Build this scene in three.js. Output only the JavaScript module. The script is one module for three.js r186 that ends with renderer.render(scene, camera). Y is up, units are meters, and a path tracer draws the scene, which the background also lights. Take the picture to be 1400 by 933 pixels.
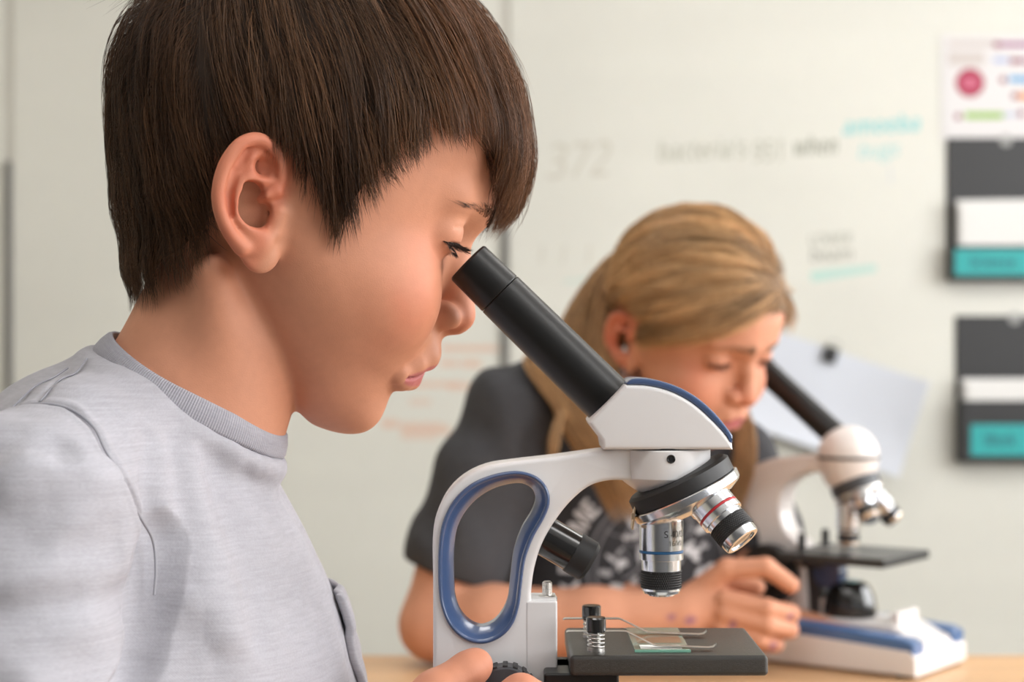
import * as THREE from 'three';
import { mergeGeometries, mergeVertices, toCreasedNormals } from 'three/addons/utils/BufferGeometryUtils.js';
import { RoundedBoxGeometry } from 'three/addons/geometries/RoundedBoxGeometry.js';
import { ImprovedNoise } from 'three/addons/math/ImprovedNoise.js';
import { RectAreaLightUniformsLib } from 'three/addons/lights/RectAreaLightUniformsLib.js';

// ------------------------------------------------------------------ camera, lights, exposure
RectAreaLightUniformsLib.init();
const scene = new THREE.Scene();
scene.background = new THREE.Color(0.55, 0.62, 0.7);
const renderer = new THREE.WebGLRenderer({ antialias: true });
renderer.toneMapping = THREE.LinearToneMapping;
renderer.toneMappingExposure = 0.52;
renderer.shadowMap.enabled = true;

const camera = new THREE.PerspectiveCamera(20.98, 1400 / 933, 0.05, 40);
camera.position.set(0, 1.06, 0.9);
camera.lookAt(0, 1.06, 0);
camera.focus = 0.85;
camera.userData.fStop = 8.5;

const ROOM = { x0: -3.0, x1: 2.9, z0: -3.4, z1: 3.6, h: 2.75 };
const DAY = new THREE.Color(0.98, 0.99, 1.01), LAMP = new THREE.Color(1.0, 0.975, 0.95);
const WINDOW_GLOW = 8.0, LAMP_GLOW = 7.0;
const WINDOWS = [ // [wall, centre along wall, width, sill, top]
  ['right', -1.1, 2.5, 0.95, 2.45], ['right', 1.7, 2.5, 0.95, 2.45],
];
const LAMPS = [[-0.5, -1.6], [1.6, -1.6], [-0.5, 0.9], [1.6, 0.9]];

// ------------------------------------------------------------------ helpers
let seed = 12345;
const rnd = () => { seed = (seed + 0x6d2b79f5) | 0; let t = Math.imul(seed ^ (seed >>> 15), 1 | seed); t = (t + Math.imul(t ^ (t >>> 7), 61 | t)) ^ t; return ((t ^ (t >>> 14)) >>> 0) / 4294967296; };
const rr = (a, b) => a + (b - a) * rnd();
const noiseGen = new ImprovedNoise();
const N3 = (x, y, z) => noiseGen.noise(x + 31.7, y + 17.3, z + 5.9);
const { clamp, lerp } = THREE.MathUtils;
const smoothstep = (x, a, b) => { const t = clamp((x - a) / (b - a), 0, 1); return t * t * (3 - 2 * t); }; // the edges may run either way
const V = (x, y, z) => new THREE.Vector3(x, y, z);
const MM = 0.001;
const mm = (g) => g.scale(MM, MM, MM);
const col = (r, g, b) => new THREE.Color().setRGB(r, g, b);
const taken = {};
function numbered(name) { const n = taken[name] = (taken[name] ?? -1) + 1; return n ? name + '_' + String(n).padStart(3, '0') : name; }
function shadows(o) { o.castShadow = true; o.receiveShadow = true; return o; }
function thing(name, label, category, pos = [0, 0, 0], group) {
  const o = new THREE.Group(); o.name = numbered(name); o.position.set(...pos); o.userData = { label, category };
  if (group) o.userData.group = group;
  scene.add(o); return o;
}
function part(name, g, m, parent, label) {
  const o = shadows(new THREE.Mesh(g, m)); o.name = name; if (label) o.userData.label = label; parent.add(o); return o;
}
function single(name, label, category, g, m, pos, group) {
  const o = shadows(new THREE.Mesh(g, m)); o.name = numbered(name); o.userData = { label, category };
  if (group) o.userData.group = group;
  if (pos) o.position.set(...pos);
  scene.add(o); return o;
}
function struct(name, g, m, label, category) {
  const o = shadows(new THREE.Mesh(g, m)); o.name = name; o.userData = { kind: 'structure', label, category }; scene.add(o); return o;
}
const crease = (g, a = 0.6) => toCreasedNormals(g, a);
function flat(g) { const q = g.index ? g.toNonIndexed() : g; for (const k of Object.keys(q.attributes)) if (!['position', 'normal', 'uv'].includes(k)) q.deleteAttribute(k); return q; }
const merge = (list) => mergeGeometries(list.map(flat));
const box = (x0, x1, y0, y1, z0, z1) => new THREE.BoxGeometry(x1 - x0, y1 - y0, z1 - z0).translate((x0 + x1) / 2, (y0 + y1) / 2, (z0 + z1) / 2);
const rbox = (x0, x1, y0, y1, z0, z1, r = 1, s = 2) => new RoundedBoxGeometry(x1 - x0, y1 - y0, z1 - z0, s, r).translate((x0 + x1) / 2, (y0 + y1) / 2, (z0 + z1) / 2);
function lathe(profile, seg = 48, a = 0.5) { return crease(new THREE.LatheGeometry(profile.map(([r, y]) => new THREE.Vector2(Math.max(r, 1e-4), y)), seg), a); }
function aim(g, from, dir) { // the geometry's +y goes along dir, its origin to from
  const q = new THREE.Quaternion().setFromUnitVectors(V(0, 1, 0), V(...dir).normalize());
  return g.applyQuaternion(q).translate(...from);
}
function tube(points, r, seg = 40, rad = 8, closed = false) {
  return new THREE.TubeGeometry(new THREE.CatmullRomCurve3(points.map((p) => V(...p)), closed, 'centripetal'), seg, r, rad, closed);
}
function shapeOf(pts) { const s = new THREE.Shape(); pts.forEach(([x, y], i) => (i ? s.lineTo(x, y) : s.moveTo(x, y))); s.closePath(); return s; }
function smoothPath(pts, n, closed = true) { return new THREE.CatmullRomCurve3(pts.map(([x, y]) => V(x, y, 0)), closed, 'centripetal').getSpacedPoints(n).slice(0, closed ? n : n + 1).map((p) => [p.x, p.y]); }
function extrude(pts, z0, z1, bevel = 1, a = 0.55, holes = [], seg = 3) {
  const s = shapeOf(pts); for (const h of holes) s.holes.push(new THREE.Path(h.map(([x, y]) => new THREE.Vector2(x, y))));
  const g = new THREE.ExtrudeGeometry(s, { depth: z1 - z0 - 2 * bevel, bevelEnabled: bevel > 0, bevelSize: bevel, bevelThickness: bevel, bevelSegments: seg, bevelOffset: -bevel, curveSegments: 12 });
  return crease(g.translate(0, 0, z0 + bevel), a);
}
// piecewise-linear and smooth tables
function table(rows) { const x = rows.map((r) => r[0]), y = rows.map((r) => r[1]); const n = x.length;
  const m = x.map((_, i) => { const a = Math.max(i - 1, 0), b = Math.min(i + 1, n - 1); return (y[b] - y[a]) / (x[b] - x[a]); });
  return (t) => { if (t <= x[0]) return y[0]; if (t >= x[n - 1]) return y[n - 1]; let i = 0; while (t > x[i + 1]) i++;
    const h = x[i + 1] - x[i], s = (t - x[i]) / h, s2 = s * s, s3 = s2 * s;
    return (2 * s3 - 3 * s2 + 1) * y[i] + (s3 - 2 * s2 + s) * h * m[i] + (-2 * s3 + 3 * s2) * y[i + 1] + (s3 - s2) * h * m[i + 1]; }; }
// computed textures
function canvasTexture(w, h, draw, repeat) {
  const c = document.createElement('canvas'); c.width = w; c.height = h; draw(c.getContext('2d'), w, h);
  const t = new THREE.CanvasTexture(c); t.colorSpace = THREE.SRGBColorSpace; t.magFilter = THREE.LinearFilter;
  if (repeat) { t.wrapS = t.wrapT = THREE.RepeatWrapping; t.repeat.set(...repeat); }
  return t;
}
function dataTexture(w, h, f, srgb = false, repeat = [1, 1]) {
  const d = new Uint8Array(w * h * 4);
  for (let y = 0; y < h; y++) for (let x = 0; x < w; x++) { const c = f(x / w, y / h, x, y); const i = (y * w + x) * 4; for (let k = 0; k < 3; k++) d[i + k] = clamp((Array.isArray(c) ? c[k] : c) * 255, 0, 255); d[i + 3] = 255; }
  const t = new THREE.DataTexture(d, w, h); t.wrapS = t.wrapT = THREE.RepeatWrapping; t.magFilter = THREE.LinearFilter; t.repeat.set(...repeat);
  if (srgb) t.colorSpace = THREE.SRGBColorSpace; t.needsUpdate = true; return t;
}
// tileable value noise
function tileNoise(cx, cy, s0) { const g = new Float32Array(cx * cy); let s = s0; for (let i = 0; i < g.length; i++) { s = (Math.imul(s, 1664525) + 1013904223) | 0; g[i] = (s >>> 8) / 16777216; }
  return (u, v) => { const x = u * cx, y = v * cy, i = Math.floor(x), j = Math.floor(y), a = x - i, b = y - j, A = a * a * (3 - 2 * a), B = b * b * (3 - 2 * b); const at = (p, q) => g[((q % cy + cy) % cy) * cx + (p % cx + cx) % cx];
    return lerp(lerp(at(i, j), at(i + 1, j), A), lerp(at(i, j + 1), at(i + 1, j + 1), A), B); }; }

// ------------------------------------------------------------------ signed distance modelling (millimetres)
const smin = (a, b, k) => { const h = Math.max(k - Math.abs(a - b), 0) / k; return Math.min(a, b) - h * h * k * 0.25; };
const smax = (a, b, k) => -smin(-a, -b, k);
const ell = (x, y, z, cx, cy, cz, rx, ry, rz) => { const X = x - cx, Y = y - cy, Z = z - cz, k0 = Math.hypot(X / rx, Y / ry, Z / rz), k1 = Math.hypot(X / (rx * rx), Y / (ry * ry), Z / (rz * rz)); return k1 < 1e-9 ? -Math.min(rx, ry, rz) : k0 * (k0 - 1) / k1; };
const cap = (x, y, z, a, b, ra, rb) => { const bx = b[0] - a[0], by = b[1] - a[1], bz = b[2] - a[2], px = x - a[0], py = y - a[1], pz = z - a[2], t = clamp((px * bx + py * by + pz * bz) / (bx * bx + by * by + bz * bz), 0, 1); return Math.hypot(px - bx * t, py - by * t, pz - bz * t) - (ra + (rb - ra) * t); };
// a chain of [x, y, z, r] as one smooth tapering limb
const chain = (x, y, z, pts, k) => { let d = 1e9; for (let i = 0; i + 1 < pts.length; i++) { const c = cap(x, y, z, pts[i], pts[i + 1], pts[i][3], pts[i + 1][3]); d = k ? smin(d, c, k) : Math.min(d, c); } return d; };
// surface nets over a box; returns an indexed geometry with smooth normals
function meshField(f, lo, hi, cell, { lip = 1.5, newton = 2 } = {}) {
  const B = 6, n = [0, 1, 2].map((i) => Math.ceil((hi[i] - lo[i]) / cell / B) * B + 1), [nx, ny, nz] = n;
  const val = new Float32Array(nx * ny * nz).fill(NaN), at = (i, j, k) => i + nx * (j + ny * k);
  const nb = n.map((m) => (m - 1) / B), active = [];
  const half = B * cell / 2, reach = half * Math.sqrt(3) * lip + cell;
  for (let c = 0; c < nb[2]; c++) for (let b = 0; b < nb[1]; b++) for (let a = 0; a < nb[0]; a++) {
    const d = f(lo[0] + a * B * cell + half, lo[1] + b * B * cell + half, lo[2] + c * B * cell + half);
    if (Math.abs(d) > reach) continue;
    active.push([a, b, c]);
    for (let k = c * B; k <= c * B + B; k++) for (let j = b * B; j <= b * B + B; j++) for (let i = a * B; i <= a * B + B; i++) { const q = at(i, j, k); if (val[q] !== val[q]) val[q] = f(lo[0] + i * cell, lo[1] + j * cell, lo[2] + k * cell); }
  }
  const ids = new Map(), pos = [], idx = [];
  const corner = [[0, 0, 0], [1, 0, 0], [0, 1, 0], [1, 1, 0], [0, 0, 1], [1, 0, 1], [0, 1, 1], [1, 1, 1]], edges = [[0, 1], [2, 3], [4, 5], [6, 7], [0, 2], [1, 3], [4, 6], [5, 7], [0, 4], [1, 5], [2, 6], [3, 7]];
  const v = new Float64Array(8);
  for (const [a, b, c] of active) for (let k = c * B; k < c * B + B; k++) for (let j = b * B; j < b * B + B; j++) for (let i = a * B; i < a * B + B; i++) {
    let m = 0; for (let q = 0; q < 8; q++) { v[q] = val[at(i + corner[q][0], j + corner[q][1], k + corner[q][2])]; if (v[q] < 0) m |= 1 << q; }
    if (m === 0 || m === 255) continue;
    let X = 0, Y = 0, Z = 0, s = 0;
    for (const [p, q] of edges) { if ((v[p] < 0) === (v[q] < 0)) continue; const t = v[p] / (v[p] - v[q]), P = corner[p], Q = corner[q]; X += P[0] + (Q[0] - P[0]) * t; Y += P[1] + (Q[1] - P[1]) * t; Z += P[2] + (Q[2] - P[2]) * t; s++; }
    ids.set(at(i, j, k), pos.length / 3); pos.push(lo[0] + (i + X / s) * cell, lo[1] + (j + Y / s) * cell, lo[2] + (k + Z / s) * cell);
  }
  const quad = (p, q, r, s, flip) => { const a = ids.get(p), b = ids.get(q), c = ids.get(r), d = ids.get(s); if (a === undefined || b === undefined || c === undefined || d === undefined) return; flip ? idx.push(a, c, b, a, d, c) : idx.push(a, b, c, a, c, d); };
  for (const key of ids.keys()) { const i = key % nx, j = Math.floor(key / nx) % ny, k = Math.floor(key / (nx * ny)), v0 = val[key];
    if (j > 0 && k > 0 && (v0 < 0) !== (val[at(i + 1, j, k)] < 0)) quad(at(i, j - 1, k - 1), at(i, j, k - 1), at(i, j, k), at(i, j - 1, k), v0 >= 0);
    if (i > 0 && k > 0 && (v0 < 0) !== (val[at(i, j + 1, k)] < 0)) quad(at(i - 1, j, k - 1), at(i - 1, j, k), at(i, j, k), at(i, j, k - 1), v0 >= 0);
    if (i > 0 && j > 0 && (v0 < 0) !== (val[at(i, j, k + 1)] < 0)) quad(at(i - 1, j - 1, k), at(i, j - 1, k), at(i, j, k), at(i - 1, j, k), v0 >= 0);
  }
  const P = new Float32Array(pos), Nn = new Float32Array(pos.length), e = cell * 0.35;
  for (let i = 0; i < P.length; i += 3) {
    let x = P[i], y = P[i + 1], z = P[i + 2], gx, gy, gz, l;
    for (let s = 0; s < newton; s++) {
      const d = f(x, y, z); gx = (f(x + e, y, z) - d) / e; gy = (f(x, y + e, z) - d) / e; gz = (f(x, y, z + e) - d) / e; l = gx * gx + gy * gy + gz * gz || 1;
      const t = clamp(d / l, -cell * 0.6, cell * 0.6); x -= gx * t; y -= gy * t; z -= gz * t;
    }
    gx = f(x + e, y, z) - f(x - e, y, z); gy = f(x, y + e, z) - f(x, y - e, z); gz = f(x, y, z + e) - f(x, y, z - e); l = Math.hypot(gx, gy, gz) || 1;
    P[i] = x; P[i + 1] = y; P[i + 2] = z; Nn[i] = gx / l; Nn[i + 1] = gy / l; Nn[i + 2] = gz / l;
  }
  const g = new THREE.BufferGeometry();
  g.setAttribute('position', new THREE.BufferAttribute(P, 3)); g.setAttribute('normal', new THREE.BufferAttribute(Nn, 3)); g.setIndex(idx);
  return g;
}
function mapVertices(g, name, size, f) { const p = g.attributes.position.array, n = g.attributes.normal.array, a = new Float32Array(p.length / 3 * size); for (let i = 0, j = 0; i < p.length; i += 3, j += size) { const c = f(p[i], p[i + 1], p[i + 2], n[i], n[i + 1], n[i + 2]); for (let q = 0; q < size; q++) a[j + q] = c[q]; } g.setAttribute(name, new THREE.BufferAttribute(a, size)); return g; }

// ------------------------------------------------------------------ room shell
{
  const { x0, x1, z0, z1, h } = ROOM, t = 0.15;
  const speck = tileNoise(64, 64, 7), cloud = tileNoise(6, 6, 11), cloud2 = tileNoise(17, 13, 12);
  const wallTex = dataTexture(256, 256, (u, v) => { const k = 0.94 + 0.05 * cloud(u, v) + 0.025 * cloud2(u, v) + 0.012 * speck(u, v); return [0.83 * k, 0.8 * k, 0.73 * k]; }, true, [1, 1]);
  const wallMat = new THREE.MeshStandardMaterial({ map: wallTex, roughness: 0.85 });
  const ceilMat = new THREE.MeshStandardMaterial({ color: col(0.8, 0.79, 0.76), roughness: 0.95 });
  const floorTex = dataTexture(256, 256, (u, v) => { const k = 0.9 + 0.12 * speck(u, v) + 0.05 * cloud2(u, v); return [0.48 * k, 0.46 * k, 0.43 * k]; }, true, [6, 6]);
  struct('floor', box(x0 - t, x1 + t, -t, 0, z0 - t, z1 + t), new THREE.MeshStandardMaterial({ map: floorTex, roughness: 0.5 }), 'speckled beige classroom floor', 'floor');
  struct('ceiling', box(x0 - t, x1 + t, h, h + t, z0 - t, z1 + t), ceilMat, 'plain off-white classroom ceiling', 'ceiling');
  struct('wall_back', box(x0 - t, x1 + t, 0, h, z0 - t, z0), wallMat, 'cream wall behind the whiteboard panels', 'wall');
  struct('wall_left', box(x0 - t, x0, 0, h, z0, z1), wallMat, 'cream side wall of the classroom', 'wall');
  // walls with window openings
  const holed = (name, list, along0, along1, make, label) => {
    const gs = []; let a = along0;
    for (const [, c, w, lo, hi] of list) { gs.push(make(a, c - w / 2, 0, h), make(c - w / 2, c + w / 2, 0, lo), make(c - w / 2, c + w / 2, hi, h)); a = c + w / 2; }
    gs.push(make(a, along1, 0, h)); struct(name, merge(gs), wallMat, label, 'wall');
  };
  holed('wall_right', WINDOWS.filter((w) => w[0] === 'right'), z0, z1, (a, b, lo, hi) => box(x1, x1 + t, lo, hi, a, b), 'cream wall with the classroom windows');
  struct('wall_front', box(x0 - t, x1 + t, 0, h, z1, z1 + t), new THREE.MeshStandardMaterial({ color: col(0.16, 0.16, 0.165), roughness: 0.8 }), 'dark grey wall facing the whiteboard', 'wall');
  const frameMat = new THREE.MeshStandardMaterial({ color: col(0.75, 0.75, 0.74), roughness: 0.45 });
  const blindMat = new THREE.MeshStandardMaterial({ color: col(0.8, 0.8, 0.8), roughness: 1, emissive: DAY, emissiveIntensity: WINDOW_GLOW, name: 'daylit_window' });
  WINDOWS.forEach(([side, c, w, lo, hi], i) => {
    const o = new THREE.Group(); o.name = 'window_' + (i + 1); o.userData = { kind: 'structure', label: 'tall classroom window with bright daylight', category: 'window' }; scene.add(o);
    const H = hi - lo; const gs = [box(-w / 2, w / 2, 0, 0.05, -0.03, 0.03), box(-w / 2, w / 2, H - 0.05, H, -0.03, 0.03)];
    for (let k = 0; k <= 3; k++) { const x = -w / 2 + 0.025 + k * (w - 0.05) / 3; gs.push(box(x - 0.025, x + 0.025, 0.05, H - 0.05, -0.03, 0.03)); }
    part('window_frame', merge(gs), frameMat, o); part('window_pane', box(-w / 2, w / 2, 0, H, -0.05, -0.04), blindMat, o);
    const l = new THREE.RectAreaLight(DAY, WINDOW_GLOW, w, H); l.position.set(0, H / 2, 0.05); l.rotation.y = Math.PI; l.name = 'window_daylight'; o.add(l);
    if (side === 'right') { o.position.set(x1 + 0.06, lo, c); o.rotation.y = -Math.PI / 2; } else { o.position.set(c, lo, z1 + 0.06); o.rotation.y = Math.PI; }
  });
  // recessed ceiling panels
  const diff = new THREE.MeshStandardMaterial({ color: col(0.8, 0.8, 0.8), roughness: 1, emissive: LAMP, emissiveIntensity: LAMP_GLOW, name: 'lamp_diffuser' });
  LAMPS.forEach(([x, z], i) => {
    const o = thing('ceiling_light', ['ceiling light panel above the girl', 'ceiling light panel beside the far window', 'ceiling light panel behind the boy', 'ceiling light panel beside the near window'][i], 'ceiling light', [x, h, z], 'ceiling light panels');
    const f = []; for (const s of [-1, 1]) { f.push(box(-0.62, 0.62, -0.03, 0, s * 0.3 - 0.02, s * 0.3 + 0.02), box(s * 0.6 - 0.02, s * 0.6 + 0.02, -0.03, 0, -0.3, 0.3)); }
    part('lamp_frame', merge(f), frameMat, o); part('lamp_diffuser', box(-0.59, 0.59, -0.016, -0.004, -0.29, 0.29), diff, o);
    const l = new THREE.RectAreaLight(LAMP, LAMP_GLOW, 1.16, 0.56); l.position.y = -0.02; l.rotation.x = -Math.PI / 2; l.name = 'lamp_light'; o.add(l);
  });
  // table
  const ring = tileNoise(3, 90, 21), fine = tileNoise(9, 400, 22), wob = tileNoise(4, 5, 23);
  const wood = dataTexture(512, 512, (u, v) => { const q = v + 0.03 * wob(u, v), g = 0.6 * ring(u, q) + 0.4 * fine(u, v), k = 0.86 + 0.16 * g; return [0.86 * k, 0.69 * k, 0.51 * k]; }, true, [1, 1]);
  const woodMat = new THREE.MeshStandardMaterial({ map: wood, roughness: 0.42 });
  const tables = [['classroom_table', 'pale wooden table under the front microscope', -0.062, 1.2, -0.34, 0.4], ['classroom_table', 'pale wooden table behind, under the second microscope', -1.0, 1.7, -0.97, -0.36]];
  const legM = new THREE.MeshStandardMaterial({ color: col(0.25, 0.25, 0.26), roughness: 0.4, metalness: 0.8 });
  for (const [name, label, x0, x1, z0, z1] of tables) {
    const tb = thing(name, label, 'table', [(x0 + x1) / 2, 0, (z0 + z1) / 2]), hx = (x1 - x0) / 2, hz = (z1 - z0) / 2, top = rbox(-hx, hx, 0.712, 0.742, -hz, hz, 0.006, 3);
    { const p = top.attributes.position, u = top.attributes.uv; for (let i = 0; i < p.count; i++) u.setXY(i, p.getX(i) / 1.2, (p.getZ(i) + 0.3 * p.getY(i)) / 1.2); }
    part('table_top', top, woodMat, tb);
    for (const i of [-1, 1]) for (const j of [-1, 1]) part('table_leg', rbox(i * (hx - 0.06) - 0.02, i * (hx - 0.06) + 0.02, 0, 0.712, j * (hz - 0.06) - 0.02, j * (hz - 0.06) + 0.02, 0.004), legM, tb);
  }
}

// ------------------------------------------------------------------ whiteboard wall (4.3 m from the camera)
{
  const ZB = ROOM.z0 + 0.002, S = 4.3 / 2520;           // metres per unit of the tracing at the wall
  const X = (u) => (u - 700) * S, Y = (v) => 1.06 - (v - 466.5) * S;
  const cloud = tileNoise(5, 7, 31), smear = tileNoise(3, 40, 32), grain = tileNoise(90, 90, 33);
  const boardTint = (u, v) => 0.955 + 0.03 * cloud(u, v) + 0.015 * smear(u, v) + 0.008 * grain(u, v);
  const yLo = 0.28, yHi = 2.25;
  const panels = [[-2.33, X(9)], [X(21), X(684)], [X(697), 1.235]];
  const write = [
    () => {},
    (c, px, py, k) => { // faint orange notes
      c.fillStyle = 'rgba(226,140,104,0.20)'; for (const [u, v, w, h] of [[606, 472, 80, 9], [600, 492, 26, 9], [632, 491, 26, 12], [560, 545, 30, 9], [566, 522, 60, 7], [612, 524, 60, 10], [522, 572, 22, 14], [548, 580, 68, 14], [548, 594, 50, 7]]) c.fillRect(px(u), py(v), w * k, h * k);
      c.strokeStyle = 'rgba(222,128,92,0.32)'; c.lineWidth = 2.2 * k; c.lineCap = 'round';
      for (const [u, v, n] of [[604, 477, 8], [604, 498, 6], [566, 526, 10], [524, 580, 9], [552, 589, 7]]) for (let i = 0; i < n; i++) { c.beginPath(); c.moveTo(px(u + i * 9), py(v - 4)); c.quadraticCurveTo(px(u + i * 9 + 5), py(v + 7), px(u + i * 9 + 7), py(v - 2 + 3 * (i % 2))); c.stroke(); }
    },
    (c, px, py, k) => {
      const text = (s, u, v, size, colour, slant = -0.1, sx = 1, font = 'sans-serif', bold = '') => { c.save(); c.translate(px(u), py(v)); c.transform(sx, slant * 0.3, slant, 1, 0, 0); c.fillStyle = colour; c.font = bold + Math.round(size * k) + 'px ' + font; c.fillText(s, 0, 0); c.restore(); };
      text('372', 744, 246, 66, 'rgba(150,140,122,0.30)', -0.16, 0.82);
      text("bacteria's", 897, 222, 36, 'rgba(120,122,100,0.50)', -0.12, 0.78); text('951', 1026, 222, 38, 'rgba(120,122,100,0.50)', -0.08, 0.72); text('when', 1082, 214, 34, 'rgba(104,106,90,0.6)', -0.12, 0.68, 'sans-serif', 'bold ');
      text('amoeba', 1149, 186, 32, 'rgba(118,196,198,0.85)', -0.16, 0.86, 'sans-serif', 'bold '); text('bugs', 1170, 218, 28, 'rgba(120,196,200,0.7)', -0.2, 0.95);
      text('LOWER', 1103, 336, 21, 'rgba(104,106,94,0.62)', -0.1, 0.86); text('beam', 1104, 358, 24, 'rgba(96,98,88,0.72)', -0.14, 0.98);
      c.fillStyle = 'rgba(128,206,196,0.42)'; c.beginPath(); c.moveTo(px(1106), py(372)); c.lineTo(px(1196), py(362)); c.lineTo(px(1196), py(372)); c.lineTo(px(1108), py(386)); c.fill();
      c.strokeStyle = 'rgba(150,140,122,0.22)'; c.lineWidth = 4 * k; for (const u of [742, 772, 806]) { c.beginPath(); c.moveTo(px(u), py(336)); c.lineTo(px(u - 3), py(362)); c.stroke(); }
      c.strokeStyle = 'rgba(140,200,190,0.25)'; c.lineWidth = 5 * k; c.beginPath(); c.moveTo(px(770), py(386)); c.lineTo(px(824), py(380)); c.stroke();
      c.strokeStyle = 'rgba(140,160,210,0.22)'; c.lineWidth = 3 * k; c.beginPath(); c.moveTo(px(1214), py(228)); c.lineTo(px(1216), py(252)); c.stroke();
    },
  ];
  panels.forEach(([a, b], i) => {
    const w = b - a, W = 1024, Hh = 1600, k = W / (w / S);
    const tex = canvasTexture(W, Hh, (c) => {
      const im = c.createImageData(W, Hh); for (let y = 0; y < Hh; y++) for (let x = 0; x < W; x++) { const q = boardTint(x / W + i * 0.37, y / Hh) * 255, o = (y * W + x) * 4; im.data[o] = q * 0.87; im.data[o + 1] = q * 0.865; im.data[o + 2] = q * 0.828; im.data[o + 3] = 255; } c.putImageData(im, 0, 0);
      const px = (u) => (X(u) - a) / w * W, py = (v) => (yHi - Y(v)) / (yHi - yLo) * Hh; c.save(); c.scale(1, (Hh / (yHi - yLo)) / (W / w)); write[i](c, px, (v) => py(v) / ((Hh / (yHi - yLo)) / (W / w)), k); c.restore();
    });
    const o = thing('whiteboard', ['plain whiteboard panel at the left edge behind the boy', 'whiteboard panel with faint orange writing behind the boy', 'whiteboard panel with the number 372 and teal words'][i], 'whiteboard', [(a + b) / 2, yLo, ZB]);
    const g = new THREE.BoxGeometry(w, yHi - yLo, 0.018).translate(0, (yHi - yLo) / 2, 0.009);
    part('board_surface', g, new THREE.MeshPhysicalMaterial({ map: tex, roughness: 0.38, clearcoat: 0.25, clearcoatRoughness: 0.25 }), o);
  });
  // vertical joint strips with a dark pull below
  const strip = new THREE.MeshStandardMaterial({ color: col(0.58, 0.56, 0.5), roughness: 0.5 }), dark = new THREE.MeshStandardMaterial({ color: col(0.2, 0.195, 0.18), roughness: 0.6 });
  for (const [u, v, label] of [[15, 222, 'narrow vertical joint strip near the left edge'], [690.5, 305, 'narrow vertical joint strip between two whiteboards']]) {
    const o = thing('board_joint', label, 'trim', [X(u), yLo, ZB]);
    part('strip', box(-0.0095, 0.0095, 0, yHi - yLo, 0, 0.014), strip, o);
    part('pull_bar', rbox(-0.008, 0.008, 0.05, Y(v) - yLo, 0.014, 0.028, 0.003), dark, o, 'dark grey pull bar');
  }
  // poster
  const pt = canvasTexture(512, 576, (c, W, H) => {
    c.fillStyle = '#dcd9d9'; c.fillRect(0, 0, W, H); const k = W / 128, t = (u) => (u - 1288) * k, s = (v) => (v - 50) * H / 144;
    c.fillStyle = '#cbc2be'; c.fillRect(t(1297), s(57), 66 * k, 9 * k); c.fillRect(t(1297), s(72), 50 * k, 20 * k);
    c.fillStyle = '#a30f3c'; c.beginPath(); c.arc(t(1327), s(115), 19.5 * k, 0, 7); c.fill(); c.fillStyle = '#c45f7a'; c.beginPath(); c.ellipse(t(1327), s(115), 12 * k, 9 * k, 0, 0, 7); c.fill();
    const bar = (u, v, w, h, colr) => { c.fillStyle = colr; c.fillRect(t(u), s(v), w * k, h * k); };
    bar(1359, 60, 60, 6, '#96387a'); bar(1358, 80, 22, 8, '#aeb8d6'); bar(1383, 82, 40, 6, '#8a2c5a'); bar(1380, 106, 40, 8, '#4f9fd0'); bar(1393, 129, 30, 9, '#e08c44'); bar(1320, 155, 52, 9, '#8cb83f'); bar(1372, 155, 20, 7, '#b9c0d0');
    c.fillStyle = '#8a2a48'; for (const [u, v] of [[1372, 111], [1388, 133], [1311, 161], [1397, 157], [1364, 63], [1386, 85]]) { c.beginPath(); c.arc(t(u), s(v), 4.5 * k, 0, 7); c.fill(); }
  });
  const pw = 128 * S, ph = 144 * S;
  single('poster', 'white poster with a crimson circle and coloured bars', 'poster', box(0, pw, 0, ph, 0, 0.002), new THREE.MeshStandardMaterial({ map: pt, roughness: 0.5 }), [X(1284), Y(194), ZB + 0.0185]);
  // wall file pockets
  const black = new THREE.MeshStandardMaterial({ color: col(0.022, 0.022, 0.023), roughness: 0.45 }), paper = new THREE.MeshStandardMaterial({ color: col(0.78, 0.77, 0.75), roughness: 0.8 }), hole = new THREE.MeshStandardMaterial({ color: col(0.35, 0.35, 0.34), roughness: 0.5 });
  const labelTex = (words) => new THREE.MeshStandardMaterial({ roughness: 0.55, map: canvasTexture(512, 96, (c, W, H) => { c.fillStyle = '#2ba3a3'; c.fillRect(0, 0, W, H); c.fillStyle = 'rgba(20,70,76,0.8)'; c.font = 'bold 54px sans-serif'; c.fillText(words, 60, 66); }) });
  const filePocket = (u, v0, v1, vPaper0, vPaper1, vl0, vl1, label, words, lean) => {
    const o = thing('wall_file', label, 'file pocket', [X(u), Y(v1), ZB + 0.018]); const w = 0.3, h = (v1 - v0) * S, p0 = (v1 - vPaper1) * S, p1 = (v1 - vPaper0) * S;
    part('back_plate', rbox(0, w, 0, h, 0, 0.006, 0.002), black, o); part('front_plate', rbox(0, w, 0, p0 + 0.006, 0.045, 0.05, 0.002), black, o); part('pocket_floor', rbox(0, w, 0, 0.006, 0, 0.05, 0.002), black, o);
    part('side_wall', rbox(0, 0.005, 0, p0 + 0.004, 0, 0.05, 0.002), black, o); part('side_wall', rbox(w - 0.005, w, 0, p0 + 0.004, 0, 0.05, 0.002), black, o);
    part('hanging_hole', new THREE.CylinderGeometry(0.014, 0.014, 0.003, 24, 1, false, 0, Math.PI * 2).rotateX(Math.PI / 2).translate(0.137, h - 0.006, 0.006), hole, o);
    part('label_strip', box(0.012 + (lean ? -0.004 : 0.012), w - 0.01, (v1 - vl1) * S, (v1 - vl0) * S, 0.05, 0.0515), labelTex(words), o, 'teal label strip');
    const s = thing('paper_stack', lean ? 'stack of white cards leaning in the upper black wall file' : 'white paper edge in the lower black wall file', 'paper', [X(u), Y(v1), ZB + 0.018]);
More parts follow.
